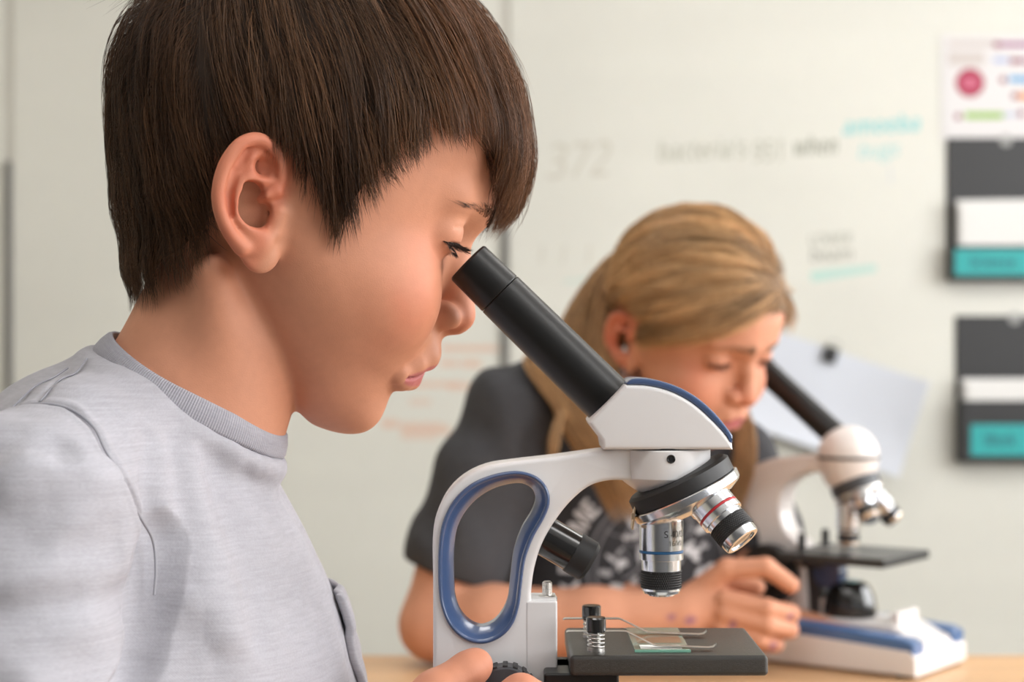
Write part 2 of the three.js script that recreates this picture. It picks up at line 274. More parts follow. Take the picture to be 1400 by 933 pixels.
    for (let i = 0; i < 4; i++) part('sheet', rbox(0.016 - (lean ? 0 : 0.01) + i * 0.003, w - 0.012, 0.014, p1 - i * 0.004, -0.001, 0.001, 0.0006, 1).rotateZ(lean ? 0.012 + i * 0.006 : 0).rotateX(0.06).translate(0, 0, 0.022 + i * 0.005 + (lean ? 0.002 : 0)), paper, s);
    return o;
  };
  filePocket(1291, 190, 385, 276, 341, 343, 378, 'black wall file with teal label under the poster', 'Science', true);
  filePocket(1303, 432, 630, 517, 550, 579, 621, 'lower black wall file with teal label', 'Work', false);
  // sheet of paper held by a clip
  const sheet = new THREE.PlaneGeometry(0.37, 0.23, 40, 24), sp = sheet.attributes.position;
  for (let i = 0; i < sp.count; i++) { const x = sp.getX(i), y = sp.getY(i); sp.setZ(i, 0.012 + 0.05 * Math.max(0, (x + 0.02) / 0.2) ** 2 + 0.012 * Math.sin(x * 14 + 1) * (0.3 - y) + 0.02 * Math.max(0, -y / 0.11) ** 2); }
  sheet.computeVertexNormals(); const back = sheet.clone(); { const q = back.attributes.position, n = sheet.attributes.normal; for (let i = 0; i < q.count; i++) q.setXYZ(i, q.getX(i) - n.getX(i) * 0.0006, q.getY(i) - n.getY(i) * 0.0006, q.getZ(i) - n.getZ(i) * 0.0006); const ix = back.index.array; for (let i = 0; i < ix.length; i += 3) { const t = ix[i]; ix[i] = ix[i + 1]; ix[i + 1] = t; } back.computeVertexNormals(); }
  const so = single('hanging_paper', 'pale bluish sheet of paper curling off the whiteboard', 'paper', merge([sheet, back]), new THREE.MeshStandardMaterial({ color: col(0.66, 0.69, 0.76), roughness: 0.7 }), [X(1136), Y(550), ZB + 0.02]); so.rotation.z = -0.33;
  const cl = thing('binder_clip', 'small black clip holding the pale sheet', 'clip', [X(1131), Y(485), ZB + 0.03]); cl.rotation.z = -0.33;
  part('clip_body', rbox(-0.016, 0.016, -0.018, 0.018, -0.012, 0.016, 0.003), black, cl); part('clip_lever', tube([[-0.01, 0.016, 0.01], [-0.012, 0.03, 0.02], [0.012, 0.03, 0.02], [0.01, 0.016, 0.01]], 0.0015, 24, 6), hole, cl);
}

// ------------------------------------------------------------------ the microscope in front
const whiteEnamel = new THREE.MeshPhysicalMaterial({ color: col(0.70, 0.695, 0.70), roughness: 0.34, clearcoat: 0.3, clearcoatRoughness: 0.2 });
const blueEnamel = new THREE.MeshPhysicalMaterial({ color: col(0.055, 0.095, 0.205), roughness: 0.28, clearcoat: 0.6, clearcoatRoughness: 0.12 });
const blackSatin = new THREE.MeshPhysicalMaterial({ color: col(0.010, 0.010, 0.010), roughness: 0.36, specularIntensity: 0.75 });
const blackGloss = new THREE.MeshPhysicalMaterial({ color: col(0.010, 0.010, 0.010), roughness: 0.2, clearcoat: 0.5, clearcoatRoughness: 0.1 });
const rubber = new THREE.MeshStandardMaterial({ color: col(0.014, 0.014, 0.015), roughness: 0.55 });
const chrome = new THREE.MeshStandardMaterial({ color: col(0.76, 0.785, 0.83), roughness: 0.2, metalness: 1 });
const steel = new THREE.MeshStandardMaterial({ color: col(0.62, 0.60, 0.57), roughness: 0.32, metalness: 1 });
const brass = new THREE.MeshStandardMaterial({ color: col(0.78, 0.58, 0.38), roughness: 0.28, metalness: 1 });
const glassLens = new THREE.MeshPhysicalMaterial({ color: col(0.04, 0.05, 0.07), roughness: 0.05, clearcoat: 1 });
const redRing = new THREE.MeshStandardMaterial({ color: col(0.45, 0.02, 0.03), roughness: 0.35 }), blueRing = new THREE.MeshStandardMaterial({ color: col(0.03, 0.14, 0.33), roughness: 0.35 });
const darkGrey = new THREE.MeshStandardMaterial({ color: col(0.05, 0.052, 0.058), roughness: 0.45 });
// knurled band: small pyramids in rows round the barrel
function knurl(r, y0, y1, rows, n) { const gs = [new THREE.CylinderGeometry(r - 0.35, r - 0.35, y1 - y0, 64, 1, true).translate(0, (y0 + y1) / 2, 0)]; const h = (y1 - y0) / rows, w = 2 * Math.PI * r / n * 0.9; const p = new THREE.ConeGeometry(0.72, 0.75, 4, 1).rotateY(Math.PI / 4);
  for (let k = 0; k < rows; k++) for (let i = 0; i < n; i++) { const a = (i + 0.5 * (k % 2)) / n * Math.PI * 2; gs.push(p.clone().scale(w, 1, h * 0.9).rotateX(Math.PI / 2).translate(0, 0, r - 0.1).rotateY(a).translate(0, y0 + (k + 0.5) * h, 0)); }
  gs.push(new THREE.TorusGeometry(r - 0.1, 0.3, 6, 64).rotateX(Math.PI / 2).translate(0, y0, 0), new THREE.TorusGeometry(r - 0.1, 0.3, 6, 64).rotateX(Math.PI / 2).translate(0, y1, 0));
  return merge(gs.map((g) => flat(g))); }
{
  const PL = [0, 0.742, 0.01], T0 = 318;          // the group stands on the table; sizes below in millimetres
  const sc = thing('microscope', 'white and blue microscope in front, used by the boy', 'microscope', PL);
  const at = (k) => (u, v) => [(u - 700) / k, T0 - (v - 466.5) / k];
  const A = at(2.875), M = at(2.83);              // near face of the arm, middle plane
  const put = (name, g, m, parent = sc, label) => part(name, mm(g), m, parent, label);
  // arm with the loop handle
  const outer = smoothPath([[592, 900], [592, 800], [592, 730], [597, 702], [611, 674], [634, 652], [664, 638], [700, 632], [760, 625], [838, 614.5], [884, 611.5]].map((p) => A(...p)), 60, false);
  const lower = smoothPath([[884, 662], [850, 657], [828, 658], [806, 665], [781, 685], [758, 714], [741, 744], [731, 775], [727, 800], [726, 815]].map((p) => A(...p)), 40, false);
  const rimPx = [[599, 800], [600, 740], [606, 710], [622, 681], [646, 660], [680, 647], [711, 644], [735, 652], [749, 668], [752, 688], [745, 708], [730, 735], [719, 765], [714, 800], [710, 830], [701, 855], [685, 872], [660, 881], [635, 875], [615, 857], [603, 830]];
  const inPx = [[621, 800], [621, 746], [627, 716], [643, 690], [665, 672], [690, 662], [714, 660], [727, 667], [732, 680], [728, 696], [714, 720], [703, 750], [698, 785], [694, 818], [686, 836], [674, 849], [658, 855], [644, 850], [630, 836], [623, 818]];
  const rim = smoothPath(rimPx.map((p) => A(...p)), 140), inn = smoothPath(inPx.map((p) => M(...p)), 140);
  const area = (p) => p.reduce((s, [x, y], i) => { const [X, Y] = p[(i + 1) % p.length]; return s + x * Y - X * y; }, 0);
  if (area(rim) * area(inn) < 0) inn.reverse();
  // start both rings at their lowest-left point so they pair up
  const roll = (p) => { const i0 = p.reduce((b, q, i) => (q[0] + 0.2 * q[1] < p[b][0] + 0.2 * p[b][1] ? i : b), 0); return [...p.slice(i0), ...p.slice(0, i0)]; };
  const R = roll(rim), I = roll(inn);
  const b0 = A(592, 933 + 300), bx = A(727, 0)[0];
  const armPts = [...outer, ...lower, [bx, T0 - (826 - 466.5) / 2.875], [bx, 16], [b0[0], 16]];
  put('arm', extrude(armPts, -14, 14, 2.2, 0.7, [R], 4), whiteEnamel);
  // rack block in front of the arm
  const blk = A(727, 826), blr = A(762, 826);
  put('rack_block', rbox(blk[0] - 3, blr[0], 24, blk[1] + 1.5, -11, 14.3, 1.2, 3), whiteEnamel);
  const lipTop = A(0, 819)[1]; put('rack_cap', rbox(blk[0] - 1.5, blr[0] - 0.4, blk[1] + 0.8, lipTop - 0.4, -10.5, 12.2, 0.6), whiteEnamel);
  // blue liner of the handle: bead on each face and a sloping throat
  { const prof = []; const zf = 14; for (let i = 0; i <= 8; i++) { const a = Math.PI * i / 8; prof.push([0.02 + 0.14 - 0.14 * Math.cos(a), zf + 0.2 + 1.6 * Math.sin(a)]); }
    for (let i = 1; i <= 6; i++) { const t = i / 6; prof.push([0.3 + 0.7 * Math.pow(t, 0.72), zf * (1 - t) + 5.2 * t]); } prof.push([1.01, 4.6]);
    const full = [...prof, ...prof.slice().reverse().map(([s, z]) => [s, -z])]; const n = R.length, pos = [], ix = [];
    full.forEach(([s, z]) => R.forEach((p, i) => { const q = I[i]; pos.push(p[0] + (q[0] - p[0]) * s, p[1] + (q[1] - p[1]) * s, z); }));
    for (let j = 0; j + 1 < full.length; j++) for (let i = 0; i < n; i++) { const a = j * n + i, b = j * n + (i + 1) % n, c = a + n, d = b + n; ix.push(a, b, c, b, d, c); }
    const g = new THREE.BufferGeometry(); g.setAttribute('position', new THREE.Float32BufferAttribute(pos, 3)); g.setIndex(area(R) > 0 ? ix : ix.map((_, i) => ix[i - i % 3 + [0, 2, 1][i % 3]])); g.computeVertexNormals(); put('handle_liner', g, blueEnamel, sc, 'glossy blue handle liner'); }
  // collar that carries the head and the nosepiece
  const ax = M(908, 0)[0], yy = (v) => M(0, v)[1];
  { const c = lathe([[0, yy(613)], [21.6, yy(613)], [22.2, yy(614.5)], [22.2, yy(640)], [21.6, yy(652)], [19.5, yy(659)], [15, yy(668)], [10.5, yy(675)], [0, yy(676)]], 64).translate(ax, 0, 0);
    const collar = put('collar', c, whiteEnamel);
    part('set_screw', mm(merge([new THREE.TorusGeometry(1.75, 0.35, 10, 32), lathe([[0, 0], [1.75, 0]], 24).rotateX(Math.PI / 2)]).translate(M(912, 624)[0], yy(624), 22.3)), blackGloss, collar);
    put('head_gap', lathe([[0, yy(614)], [21.2, yy(614)], [21.2, yy(610.5)], [0, yy(610.5)]], 48).translate(ax, 0, 0), rubber); }
  // optical head
  { const top = smoothPath([[856, 519], [862, 516.4], [886, 517.5], [915, 525], [945, 540.5], [970, 562], [989, 585], [994.5, 593]].map((p) => M(...p)), 40, false);
    const dn = smoothPath([[852, 524.5], [884, 526.5], [912, 534], [940, 549], [964, 569.5], [983, 589.5], [993.5, 603]].map((p) => M(...p)), 40, false);
    const body = [...dn, M(994.5, 611.5), M(822, 611.5), M(820, 600), M(805.5, 581), M(803, 575.5), M(805, 571), M(851, 524.5)];
    put('optical_head', extrude(body, -22, 22, 2, 0.5, [], 4), whiteEnamel);
    put('head_cap', extrude([...top, M(994, 602), ...dn.slice().reverse(), M(852, 523)], -21.6, 21.6, 1.3, 0.5, [], 3), blueEnamel, sc, 'blue curved cap on the head'); }
  // eyepiece tube along the 45 degree axis
  { const base = M(830, 546), end = M(639, 358.5), dx = end[0] - base[0], dy = end[1] - base[1], L = Math.hypot(dx, dy), seam = Math.hypot(...[M(684, 401.5)].map((p) => [p[0] - base[0], p[1] - base[1]])[0]);
    const d = [dx, dy, 0], from = [base[0], base[1], 0];
    put('eyepiece_tube', aim(lathe([[0, -14], [12.75, -14], [12.7, 0], [12.1, seam - 0.5], [11.75, seam - 0.15], [0, seam - 0.15]], 72), from, d), blackSatin);
    put('eyepiece', aim(lathe([[0, seam + 0.1], [11.7, seam + 0.1], [12, seam + 0.5], [11.55, L - 1], [10.9, L], [9.4, L + 0.2], [8.4, L - 1.2], [6.8, L - 1.8], [0, L - 2.2]], 72), from, d), blackSatin);
    put('eye_lens', aim(lathe([[0, L - 1.4], [4, L - 1.6], [6.9, L - 2.2]], 40), from, d), glassLens);
    put('tube_socket', aim(lathe([[13.1, -4], [14.4, -3.4], [14.6, -1.4], [13.1, -0.7]], 64), from, d), whiteEnamel); }
  // nosepiece: axis leans 25.6 degrees to the right
  const ga = 25.6 * Math.PI / 180, n = [Math.sin(ga), -Math.cos(ga), 0], dd = [Math.cos(ga), Math.sin(ga), 0], ap = M(904, 606);
  const along = (t) => [ap[0] + n[0] * t, ap[1] + n[1] * t, 0];
  const np = new THREE.Group(); np.name = 'nosepiece'; sc.add(np); np.userData.label = 'black and chrome revolving nosepiece';
  put('nosepiece_disc', aim(lathe([[0, 13], [13, 13], [16, 16.2], [24.6, 17.6], [26.3, 19], [26.3, 25.2], [25.8, 25.8], [0, 25.8]], 72), [ap[0], ap[1], 0], n), rubber, np);
  put('click_ring', aim(lathe([[0, 25.8], [27, 25.8], [27.5, 26.3], [27.5, 29.6], [26.4, 31], [22, 33.4], [15, 36], [0, 37.5]], 72), [ap[0], ap[1], 0], n), chrome, np);
  put('mount_block', extrude([M(870, 679), M(948, 677), M(948, 692), M(873, 711)], -9, 9, 0.6), rubber, np);
  put('stop_spring', merge([rbox(-0.5, 0.5, -8, 5, -4, 4, 0.4).rotateZ(-0.12), tube([[-0.5, 5, -3.5], [1.2, 7, 0], [-0.5, 5, 3.5]], 0.7, 12, 6), rbox(-1.6, 0.2, -3, 0, 2, 4.5, 0.3)]).translate(M(866, 0)[0], yy(700), 4), brass, np);
  // objectives; profile [radius, distance from the apex]
  const lens = (phi, S, ring, texts, tipLen) => {
    const o = new THREE.Group(); o.name = 'objective'; np.add(o); const c = Math.cos(ga), s = Math.sin(ga), dir = [c * n[0] + s * Math.cos(phi) * dd[0], c * n[1] + s * Math.cos(phi) * dd[1], s * Math.sin(phi)];
    const P = (name, g, m) => put(name, aim(g, [ap[0], ap[1], 0], dir), m, o);
    const [a, b, e, k0, k1, f] = S; // shoulder start, ring, ledge, knurl start, knurl end, tip
    const barrel = lathe([[8.6, a - 6], [10.2, a - 0.6], [10.6, a], [10.6, b], [10.1, b + 0.15], [10.1, b + 1.3], [10.7, b + 1.45], [10.7, e], [9.6, e + 0.3], [9.4, k0], [9.3, k1], [9.3, f - 2], ...(tipLen > 0.5 ? [[8.6, f - 0.6], [6.6, f - 0.2], [6.4, f + 0.5], [4.8, f + 0.8], [4.6, f + tipLen], [2.6, f + tipLen + 0.2], [0, f + tipLen - 0.6]] : [[9, f - 0.3], [8.6, f], [6.9, f], [6.5, f - 0.5], [6, f - 2.2], [0, f - 2.4]])], 72, 0.35);
    P('barrel', barrel, chrome); P('colour_ring', lathe([[10.15, b + 0.15], [10.62, b + 0.25], [10.62, b + 1.25], [10.15, b + 1.35]], 64), ring); P('knurled_grip', knurl(9.75, k0, k1, 7, 56), rubber);
    return o; };
  const o40 = lens(Math.PI, [37.2, 51.4, 56, 61.6, 69.6, 73], blueRing, true, 0.9);
  const o10 = lens(Math.PI / 3, [33, 43.5, 48, 50.8, 58, 62.5], redRing, false, 0.2);
  const o4 = lens(-Math.PI / 3, [33, 40.5, 43, 46, 51, 54], brass, false, 0.2);
  { // recessed front lens of the tilted objective
    const c = Math.cos(ga), s = Math.sin(ga), ph = Math.PI / 3, dir = [c * n[0] + s * Math.cos(ph) * dd[0], c * n[1] + s * Math.cos(ph) * dd[1], s * Math.sin(ph)];
    put('front_lens', aim(lathe([[0, 62], [4, 61.9], [6.7, 61.5]], 40), [ap[0], ap[1], 0], dir), glassLens, o10); }
  // engraved numbers on the 40x barrel
  { const tex = canvasTexture(1470, 550, (c, W, H) => { c.clearRect(0, 0, W, H); c.fillStyle = '#15130f'; c.font = '205px sans-serif'; c.fillText('S 40/0.65', 20, 240); c.font = '160px sans-serif'; c.fillText('160/0.17', 130, 440); });
    const cyl = new THREE.CylinderGeometry(10.66, 10.66, 11.2, 64, 1, true, 0, 2.82).translate(0, yy(606) - 45.4, 0).translate(ap[0], 0, 0);
    const m = new THREE.MeshStandardMaterial({ map: tex, transparent: true, roughness: 0.5 }); put('engraving', cyl, m, o40, 'engraved black numbers S 40/0.65 160/0.17'); }
  // top light on the arm
  { const d = [0.862, -0.507, 0], from = M(742, 731); put('illuminator', aim(lathe([[0, -4], [9.6, -4], [9.6, 17], [0, 17]], 56), [from[0], from[1], -1], d), blackGloss, sc, 'glossy black light barrel under the arm');
    put('illuminator_cap', aim(lathe([[0, 17], [10.1, 17], [10.2, 17.5], [10.2, 25.4], [8.6, 27.2], [7.4, 27.2], [7.2, 26], [0, 26]], 56), [from[0], from[1], -1], d), rubber); }
  // thumbscrew on the rack block
  { const x = M(748, 0)[0]; const s = put('rack_screw', lathe([[0, yy(822)], [4.6, yy(822)], [4.6, yy(815)], [3.9, yy(813)], [2.2, yy(813)], [2.2, yy(795.5)], [1.6, yy(794)], [0, yy(794)]], 32).translate(x, 0, 2), steel);
    const th = []; for (let i = 0; i < 7; i++) th.push(new THREE.TorusGeometry(2.15, 0.32, 6, 24).rotateX(Math.PI / 2).translate(x, yy(811.5 - i * 2.4), 2)); for (let i = 0; i < 24; i++) { const a = i / 24 * Math.PI * 2; th.push(box(-0.25, 0.25, yy(821), yy(816), -0.25, 0.25).translate(x + 4.6 * Math.cos(a), 0, 2 + 4.6 * Math.sin(a))); }
    part('screw_thread', mm(merge(th)), steel, s); }
  // stage: x 27..119, front at z +37 (group), top at y 171
  const ty = 172.2;
  { const st = put('stage', merge([crease(rbox(26.8, 118.8, ty - 9.6, ty, -48, 37, 2.2, 4), 0.3)]), new THREE.MeshStandardMaterial({ color: col(0.026, 0.025, 0.022), roughness: 0.36, bumpMap: dataTexture(128, 128, (u, v) => tileNoise(64, 64, 5)(u, v), false, [3, 3]), bumpScale: 0.00008 }), sc, 'black square stage');
    put('stage_bracket', merge([rbox(15, 50, ty - 24, ty - 9.4, -16, 30, 1.5), rbox(18, 32, ty - 60, ty - 9.4, -10, 10, 1.5)]), blackSatin);
    // dust specks scattered on the stage
    const sp = []; for (let i = 0; i < 90; i++) sp.push(new THREE.IcosahedronGeometry(rr(0.1, 0.24), 0).scale(1, 0.4, 1).translate(rr(32, 115), ty + 0.03, rr(-45, 33))); const dust = put('dust', merge(sp), new THREE.MeshStandardMaterial({ color: col(0.5, 0.47, 0.4), roughness: 1 }), st); dust.userData.kind = 'stuff';
    // clips
    for (const [z, x0] of [[22, 0], [-17, -1.2]]) { const cg = new THREE.Group(); cg.name = 'stage_clip'; sc.add(cg); const sx = 39.6 + x0 * 0.4, h = 15.6;
      const blade = (w) => { const pts = [[-14, 8.9], [-13, 9.4], [13, 9.4], [14.5, 9.1], [27, 2.9], [29, 2.5], [53, 1.6], [55, 1.9], [56.4, 2.8], [56.6, 3.6]]; const top = pts; const shp = [...top, ...top.slice().reverse().map(([x, y]) => [x, y - 0.4])]; return extrude(shp, -w, w, 0.1, 0.5, [], 1); };
      put('clip_blade', blade(z > 0 ? 2 : 2.4).translate(sx, ty, z), steel, cg);
      put('clip_screw', lathe([[0, 8.8], [4.4, 8.8], [4.7, 9.3], [4.7, 15], [4.2, 15.7], [0, 15.8]], 36).translate(sx, ty, z), blackGloss, cg);
      put('clip_post', lathe([[0, 0], [4.2, 0], [4.2, 1.4], [2.2, 1.5], [2.2, 9], [0, 9]], 28).translate(sx, ty, z), steel, cg);
      const hx = []; for (let i = 0; i <= 90; i++) { const a = i / 90 * Math.PI * 2 * 3.6; hx.push([sx + 3.7 * Math.cos(a), ty + 1.8 + i / 90 * 6.6, z + 3.7 * Math.sin(a)]); } put('spring', tube(hx, 0.55, 130, 7), steel, cg); } }
  // coarse focus knob by the boy's hand, a matching one on the far side
  for (const s of [1, -1]) { const k = new THREE.Group(); k.name = 'focus_knob'; sc.add(k); const c = A(691, 947), z0 = s > 0 ? 13.5 : -13.5;
    put('knob_body', aim(lathe([[0, 0], [9, 0], [9, 4], [14.6, 5], [15.2, 6], [15.2, 17], [14.2, 18.4], [0, 18.6]], 64), [c[0], c[1], z0], [0, 0, s]), darkGrey, k); const g = []; for (let i = 0; i < 20; i++) { const a = i / 20 * Math.PI * 2; g.push(rbox(-1.2, 1.2, 14.2, 15.9, 5.6, 17.4, 0.4).rotateZ(a)); } put('grip_ribs', merge(g).scale(1, 1, s).translate(c[0], c[1], z0), rubber, k); }
  // base and lamp below the stage
  { const g = extrude(smoothPath([[-70, -55], [-70, 55], [-20, 62], [60, 60], [112, 40], [118, 0], [112, -40], [60, -60], [-20, -62]], 80), 0, 20, 3, 0.6, [], 3).rotateX(-Math.PI / 2); put('base', g.translate(14, 0, 0), whiteEnamel);
    put('base_lamp', lathe([[0, 20], [20, 20], [19, 34], [14, 40], [0, 40]], 48).translate(72, 0, 0), blackGloss); put('base_trim', extrude([[10, 20], [110, 20], [104, 24], [14, 25]], -44, 44, 1, 0.5).translate(0, 0, 0), blueEnamel); }
  // glass slide with its specimen lies on the stage
  const sl = thing('glass_slide', 'glass slide with cover slip under the clips on the stage', 'slide', [PL[0], PL[1] + (ty + 0.02) * MM, PL[2]]);
  const glass = new THREE.MeshPhysicalMaterial({ color: col(0.86, 0.95, 0.9), roughness: 0.06, transmission: 0.75, thickness: 0, ior: 1.5 });
  const pg = (name, g, m, l) => part(name, mm(g), m, sl, l);
  pg('slide_glass', rbox(57.5, 83.5, 0, 1.1, -40, 27, 0.15), new THREE.MeshPhysicalMaterial({ color: col(0.5, 0.6, 0.5), roughness: 0.08, transmission: 0.45, thickness: 0, ior: 1.5 }));
  pg('ground_edge', rbox(57.4, 83.6, 0, 1.15, 26.6, 28, 0.1), new THREE.MeshPhysicalMaterial({ color: col(0.2, 0.42, 0.32), roughness: 0.2 }), 'green ground glass edge');
  pg('paper_label', rbox(60.5, 80, 1.12, 1.26, 14, 24, 0.05, 1), new THREE.MeshStandardMaterial({ color: col(0.8, 0.78, 0.75), roughness: 0.8 }), 'white paper label');
  pg('cover_slip', rbox(60, 81.4, 1.12, 1.3, -16, 8, 0.06, 1), new THREE.MeshPhysicalMaterial({ color: col(0.62, 0.45, 0.32), roughness: 0.05, transmission: 0.5, thickness: 0 }));
}

// ------------------------------------------------------------------ heads (head axes: x to the face, y up, z to the right-hand side; millimetres)
function makeHead(o = {}) {
  const faceX = table([[-99, 62], [-97, 66], [-91, 75], [-86, 78.5], [-79, 79.8], [-72, 81.4], [-66, 83], [-60, 85.5], [-53, 86.5], [-46, 88.3], [-40, 88.3], [-33, 87], [-26, 85.6], [-15, 83.6], [0, 82.5], [13, 85.5], [25, 90.5], [32, 91.8], [45, 91], [58, 87.5], [70, 80], [84, 66], [100, 46]]);
  const faceW = table([[-99, 26], [-92, 34], [-80, 45], [-65, 53.5], [-50, 59.5], [-30, 64], [-10, 64.5], [10, 63], [30, 63], [45, 65], [70, 66]]);
  const faceN = table([[-99, 1.9], [-70, 1.88], [-45, 1.9], [-25, 2.0], [-8, 2.0], [30, 2.0], [50, 2.15], [70, 2.2]]);
  const under = table([[-40, -48], [-20, -60], [0, -72], [20, -84], [36, -92], [44, -95.6], [56, -99], [66, -97.5], [76, -90.5], [85, -80], [95, -72]]);
  const up = o.lid ?? 0, crease = []; for (let i = 0; i <= 10; i++) { const a = lerp(-0.9, 1.05, i / 10), e = 0.5 - 0.22 * Math.max(a, 0) ** 2 - 0.12 * Math.max(-a, 0) ** 2; crease.push([66.4 + 14.5 * Math.cos(a) * Math.cos(e), 10 + 13.8 * Math.sin(e), 31 + 14.8 * Math.sin(a) * Math.cos(e), 0.35]); }
  const lipUp = [[92, -45.2, 0, 6], [90, -47, 9, 5.5], [85.4, -52.6, 16, 4.2], [80.6, -59, 22, 2]], lipLo = [[86, -58.4, 0, 7], [85, -59.6, 8, 6.5], [82.2, -61.6, 15, 5], [79.4, -62.2, 21, 2.2]];
  const mouthY = table([[0, -51.4], [8, -53], [15, -56.6], [22, -60.6]]), mouthX = table([[0, 86.5], [8, 85.5], [15, 82], [23, 79.5]]);
  const mouthLine = [[96, -53.2, 0, 0.7], [92, -54.2, 8, 0.7], [87.5, -57.4, 15, 0.7], [82.6, -60.9, 22, 0.8]];
  // ear of the right side, traced in the head's own x/y; z grows towards the free edge
  const spl = (l, n) => { const c = new THREE.CatmullRomCurve3(l.map((p) => V(p[0], p[1], p[2]))), r = []; for (let i = 0; i <= n; i++) { const t = i / n, q = c.getPoint(t), k = t * (l.length - 1), j = Math.min(Math.floor(k), l.length - 2); r.push([q.x, q.y, q.z, lerp(l[j][3], l[j + 1][3], k - j)]); } return r; };
  const ez = (x) => 64.5 + (-6 - x) * 0.36;
  const E3 = (l, dz = 0) => l.map(([x, y, r]) => [x, y, ez(x) + dz, r]);
  const helix = spl(E3([[-19, -14.5, 1.5], [-14.6, -10.4, 2.1], [-12.6, -3.5, 2.6], [-15.5, 3.4, 3], [-20.6, 8, 3.2], [-29.2, 9, 3.3], [-35.4, 3.8, 3.3], [-38, -7.4, 3.2], [-36.6, -19, 3.1], [-33, -26.2, 3.1], [-25.4, -33.6, 3.2], [-17, -38, 3.6]], 1.2), 64);
  const anti = spl(E3([[-7.4, -28.6, 2.3], [-16.6, -29.2, 2.4], [-25.6, -25.2, 2.4], [-29, -18.6, 2.4], [-28.2, -11.6, 2.3], [-24.6, -6.6, 2]], 0.5), 14), antiA = E3([[-25.6, -9, 2.2], [-20.4, -6.6, 1.8], [-15.6, -5.2, 1.5]], 0), antiB = E3([[-26, -9, 2.2], [-29, 0, 1.9], [-27.6, 5, 1.4]], -0.6);
  const ear = (x, y, Z) => {
    const z = Z, w = z - ez(x);                         // height over the ear's own plane
    let d2 = Math.hypot((x + 22) / 1.0 + (y + 12) * 0.16, (y + 12) * 0.86) - 18.6; d2 = smin(d2, Math.hypot(x + 12, y + 30) - 11.2, 12); d2 = smin(d2, Math.hypot(x + 6.4, y + 37.2) - 5.6, 8);
    let d = smax(d2, Math.abs(w + 1.2) - 1.9, 2.5);
    d = smin(d, chain(x, y, z, helix, 0), 1.6); d = smin(d, chain(x, y, z, anti, 2), 2.6); d = smin(d, chain(x, y, z, antiA, 1.5), 2.4); d = smin(d, chain(x, y, z, antiB, 1.5), 3);
    d = smin(d, ell(x, y, z, -7.2, -37.2, ez(-7) - 0.2, 6.6, 7.4, 3.3), 5);   // lobe
    d = smin(d, ell(x, y, z, -14, -32.6, ez(-14) + 0.2, 8, 6, 2.9), 4);
    // concha bowl, scapha, triangular fossa
    d = smax(d, -ell(x, y, z, -17, -20.6, ez(-17) + 1.6, 9.4, 7, 11), 1.8); d = smax(d, -ell(x, y, z, -22.4, -12.2, ez(-22) + 1.4, 5.8, 3.8, 6.6), 1.6); d = smax(d, -ell(x, y, z, -22.6, -16.6, ez(-22) + 1.4, 4.6, 4.6, 6.6), 2);
    d = smax(d, -chain(x, y, z, E3([[-31.6, 2, 1.5], [-33.4, -8, 1.7], [-31.6, -18, 1.5], [-27.4, -26.6, 1.2]], 2.1), 1), 2); d = smax(d, -ell(x, y, z, -21.4, -0.6, ez(-21) + 2, 4.8, 4.4, 5.8), 2.2);
    d = smin(d, ell(x, y, z, -18, -16.5, ez(-18) - 14.4, 15, 17, 6.4), 3); d = smin(d, ell(x, y, z, -22, -1, ez(-22) - 7.6, 8, 8, 3), 2);   // floor of the bowl and of the upper hollow
    d = smin(d, cap(x, y, z, [-17.4, -14.6, ez(-17) - 3.4], [-12, -8.4, ez(-12) + 1], 1.4, 2.4), 2.4);  // crus
    d = smin(d, cap(x, y, z, [-6.2, -25, ez(-7) - 0.6], [-7.6, -16.4, ez(-7) - 0.4], 3, 3.8), 4);         // tragus
    d = smax(d, -cap(x, y, z, [-10.5, -17.4, ez(-10) - 3.6], [-1, -16, ez(-3) - 13], 2.3, 1.8), 1.4);          // canal
    return d;
  };
  const core = (x, y, z) => {                             // z >= 0 by symmetry
    // cranium
    let d = ell(x, y, z, -8, 32, 0, 87, 85, 73.5);
    // lower face and jaw
    if (y < 110) {
      const xc = 14, dx = x - xc, ax = dx > 0 ? Math.max(faceX(y) - xc, 4) : 58, w = faceW(y), nn = faceN(y), q = Math.pow(Math.pow(Math.abs(dx) / ax, nn) + Math.pow(z / w, nn), 1 / nn), r = Math.hypot(dx, z);
      let s = q < 1e-4 ? -30 : r * (1 - 1 / q); s = smax(s, y - 84, 30);
      s = smax(s, (under(x) + (z / 50) * (z / 50) * 24 - y) * 0.86, 16);
      d = smin(d, s, 12);
    }
    if (x > -4 && y < 60) {
      d = smin(d, ell(x, y, z, 55, -30, 35, 25, 24, 21), 20);               // cheek
      d = smin(d, ell(x, y, z, 68, -83.4, 0, 12, 11.2, 15), 14);              // chin
      d = smin(d, cap(x, y, z, [83, 27, 8], [68, 27, 40], 5, 4), 16);          // brow ridge
      d = smax(d, -ell(x, y, z, 96.5, 9, 31, 20, 13, 19), 12);               // socket
      // nose
      d = smin(d, chain(x, y, z, [[82, 14, 0, 5.6], [88, 2, 0, 6.2], [94.6, -12, 0, 7.2]], 5), 11);
      d = smin(d, ell(x, y, z, 97.2, -20.6, 0, 9.6, 9.2, 9.4), 6); d = smin(d, ell(x, y, z, 90, -24.6, 10.8, 8.6, 7, 6.4), 4); d = smin(d, cap(x, y, z, [99, -26, 0], [91, -32, 0], 3.4, 3.6), 4);
      d = smax(d, -ell(x, y, z, 97, -32, 9, 4.6, 3.6, 4), 1.4);
      d = smax(d, -cap(x, y, z, [84, -21, 21.5], [86, -33, 19], 1.6, 1), 4);   // crease behind the nostril wing
      // mouth
      d = smin(d, ell(x, y, z, 80, -42, 0, 15.2, 13.5, 19), 7);
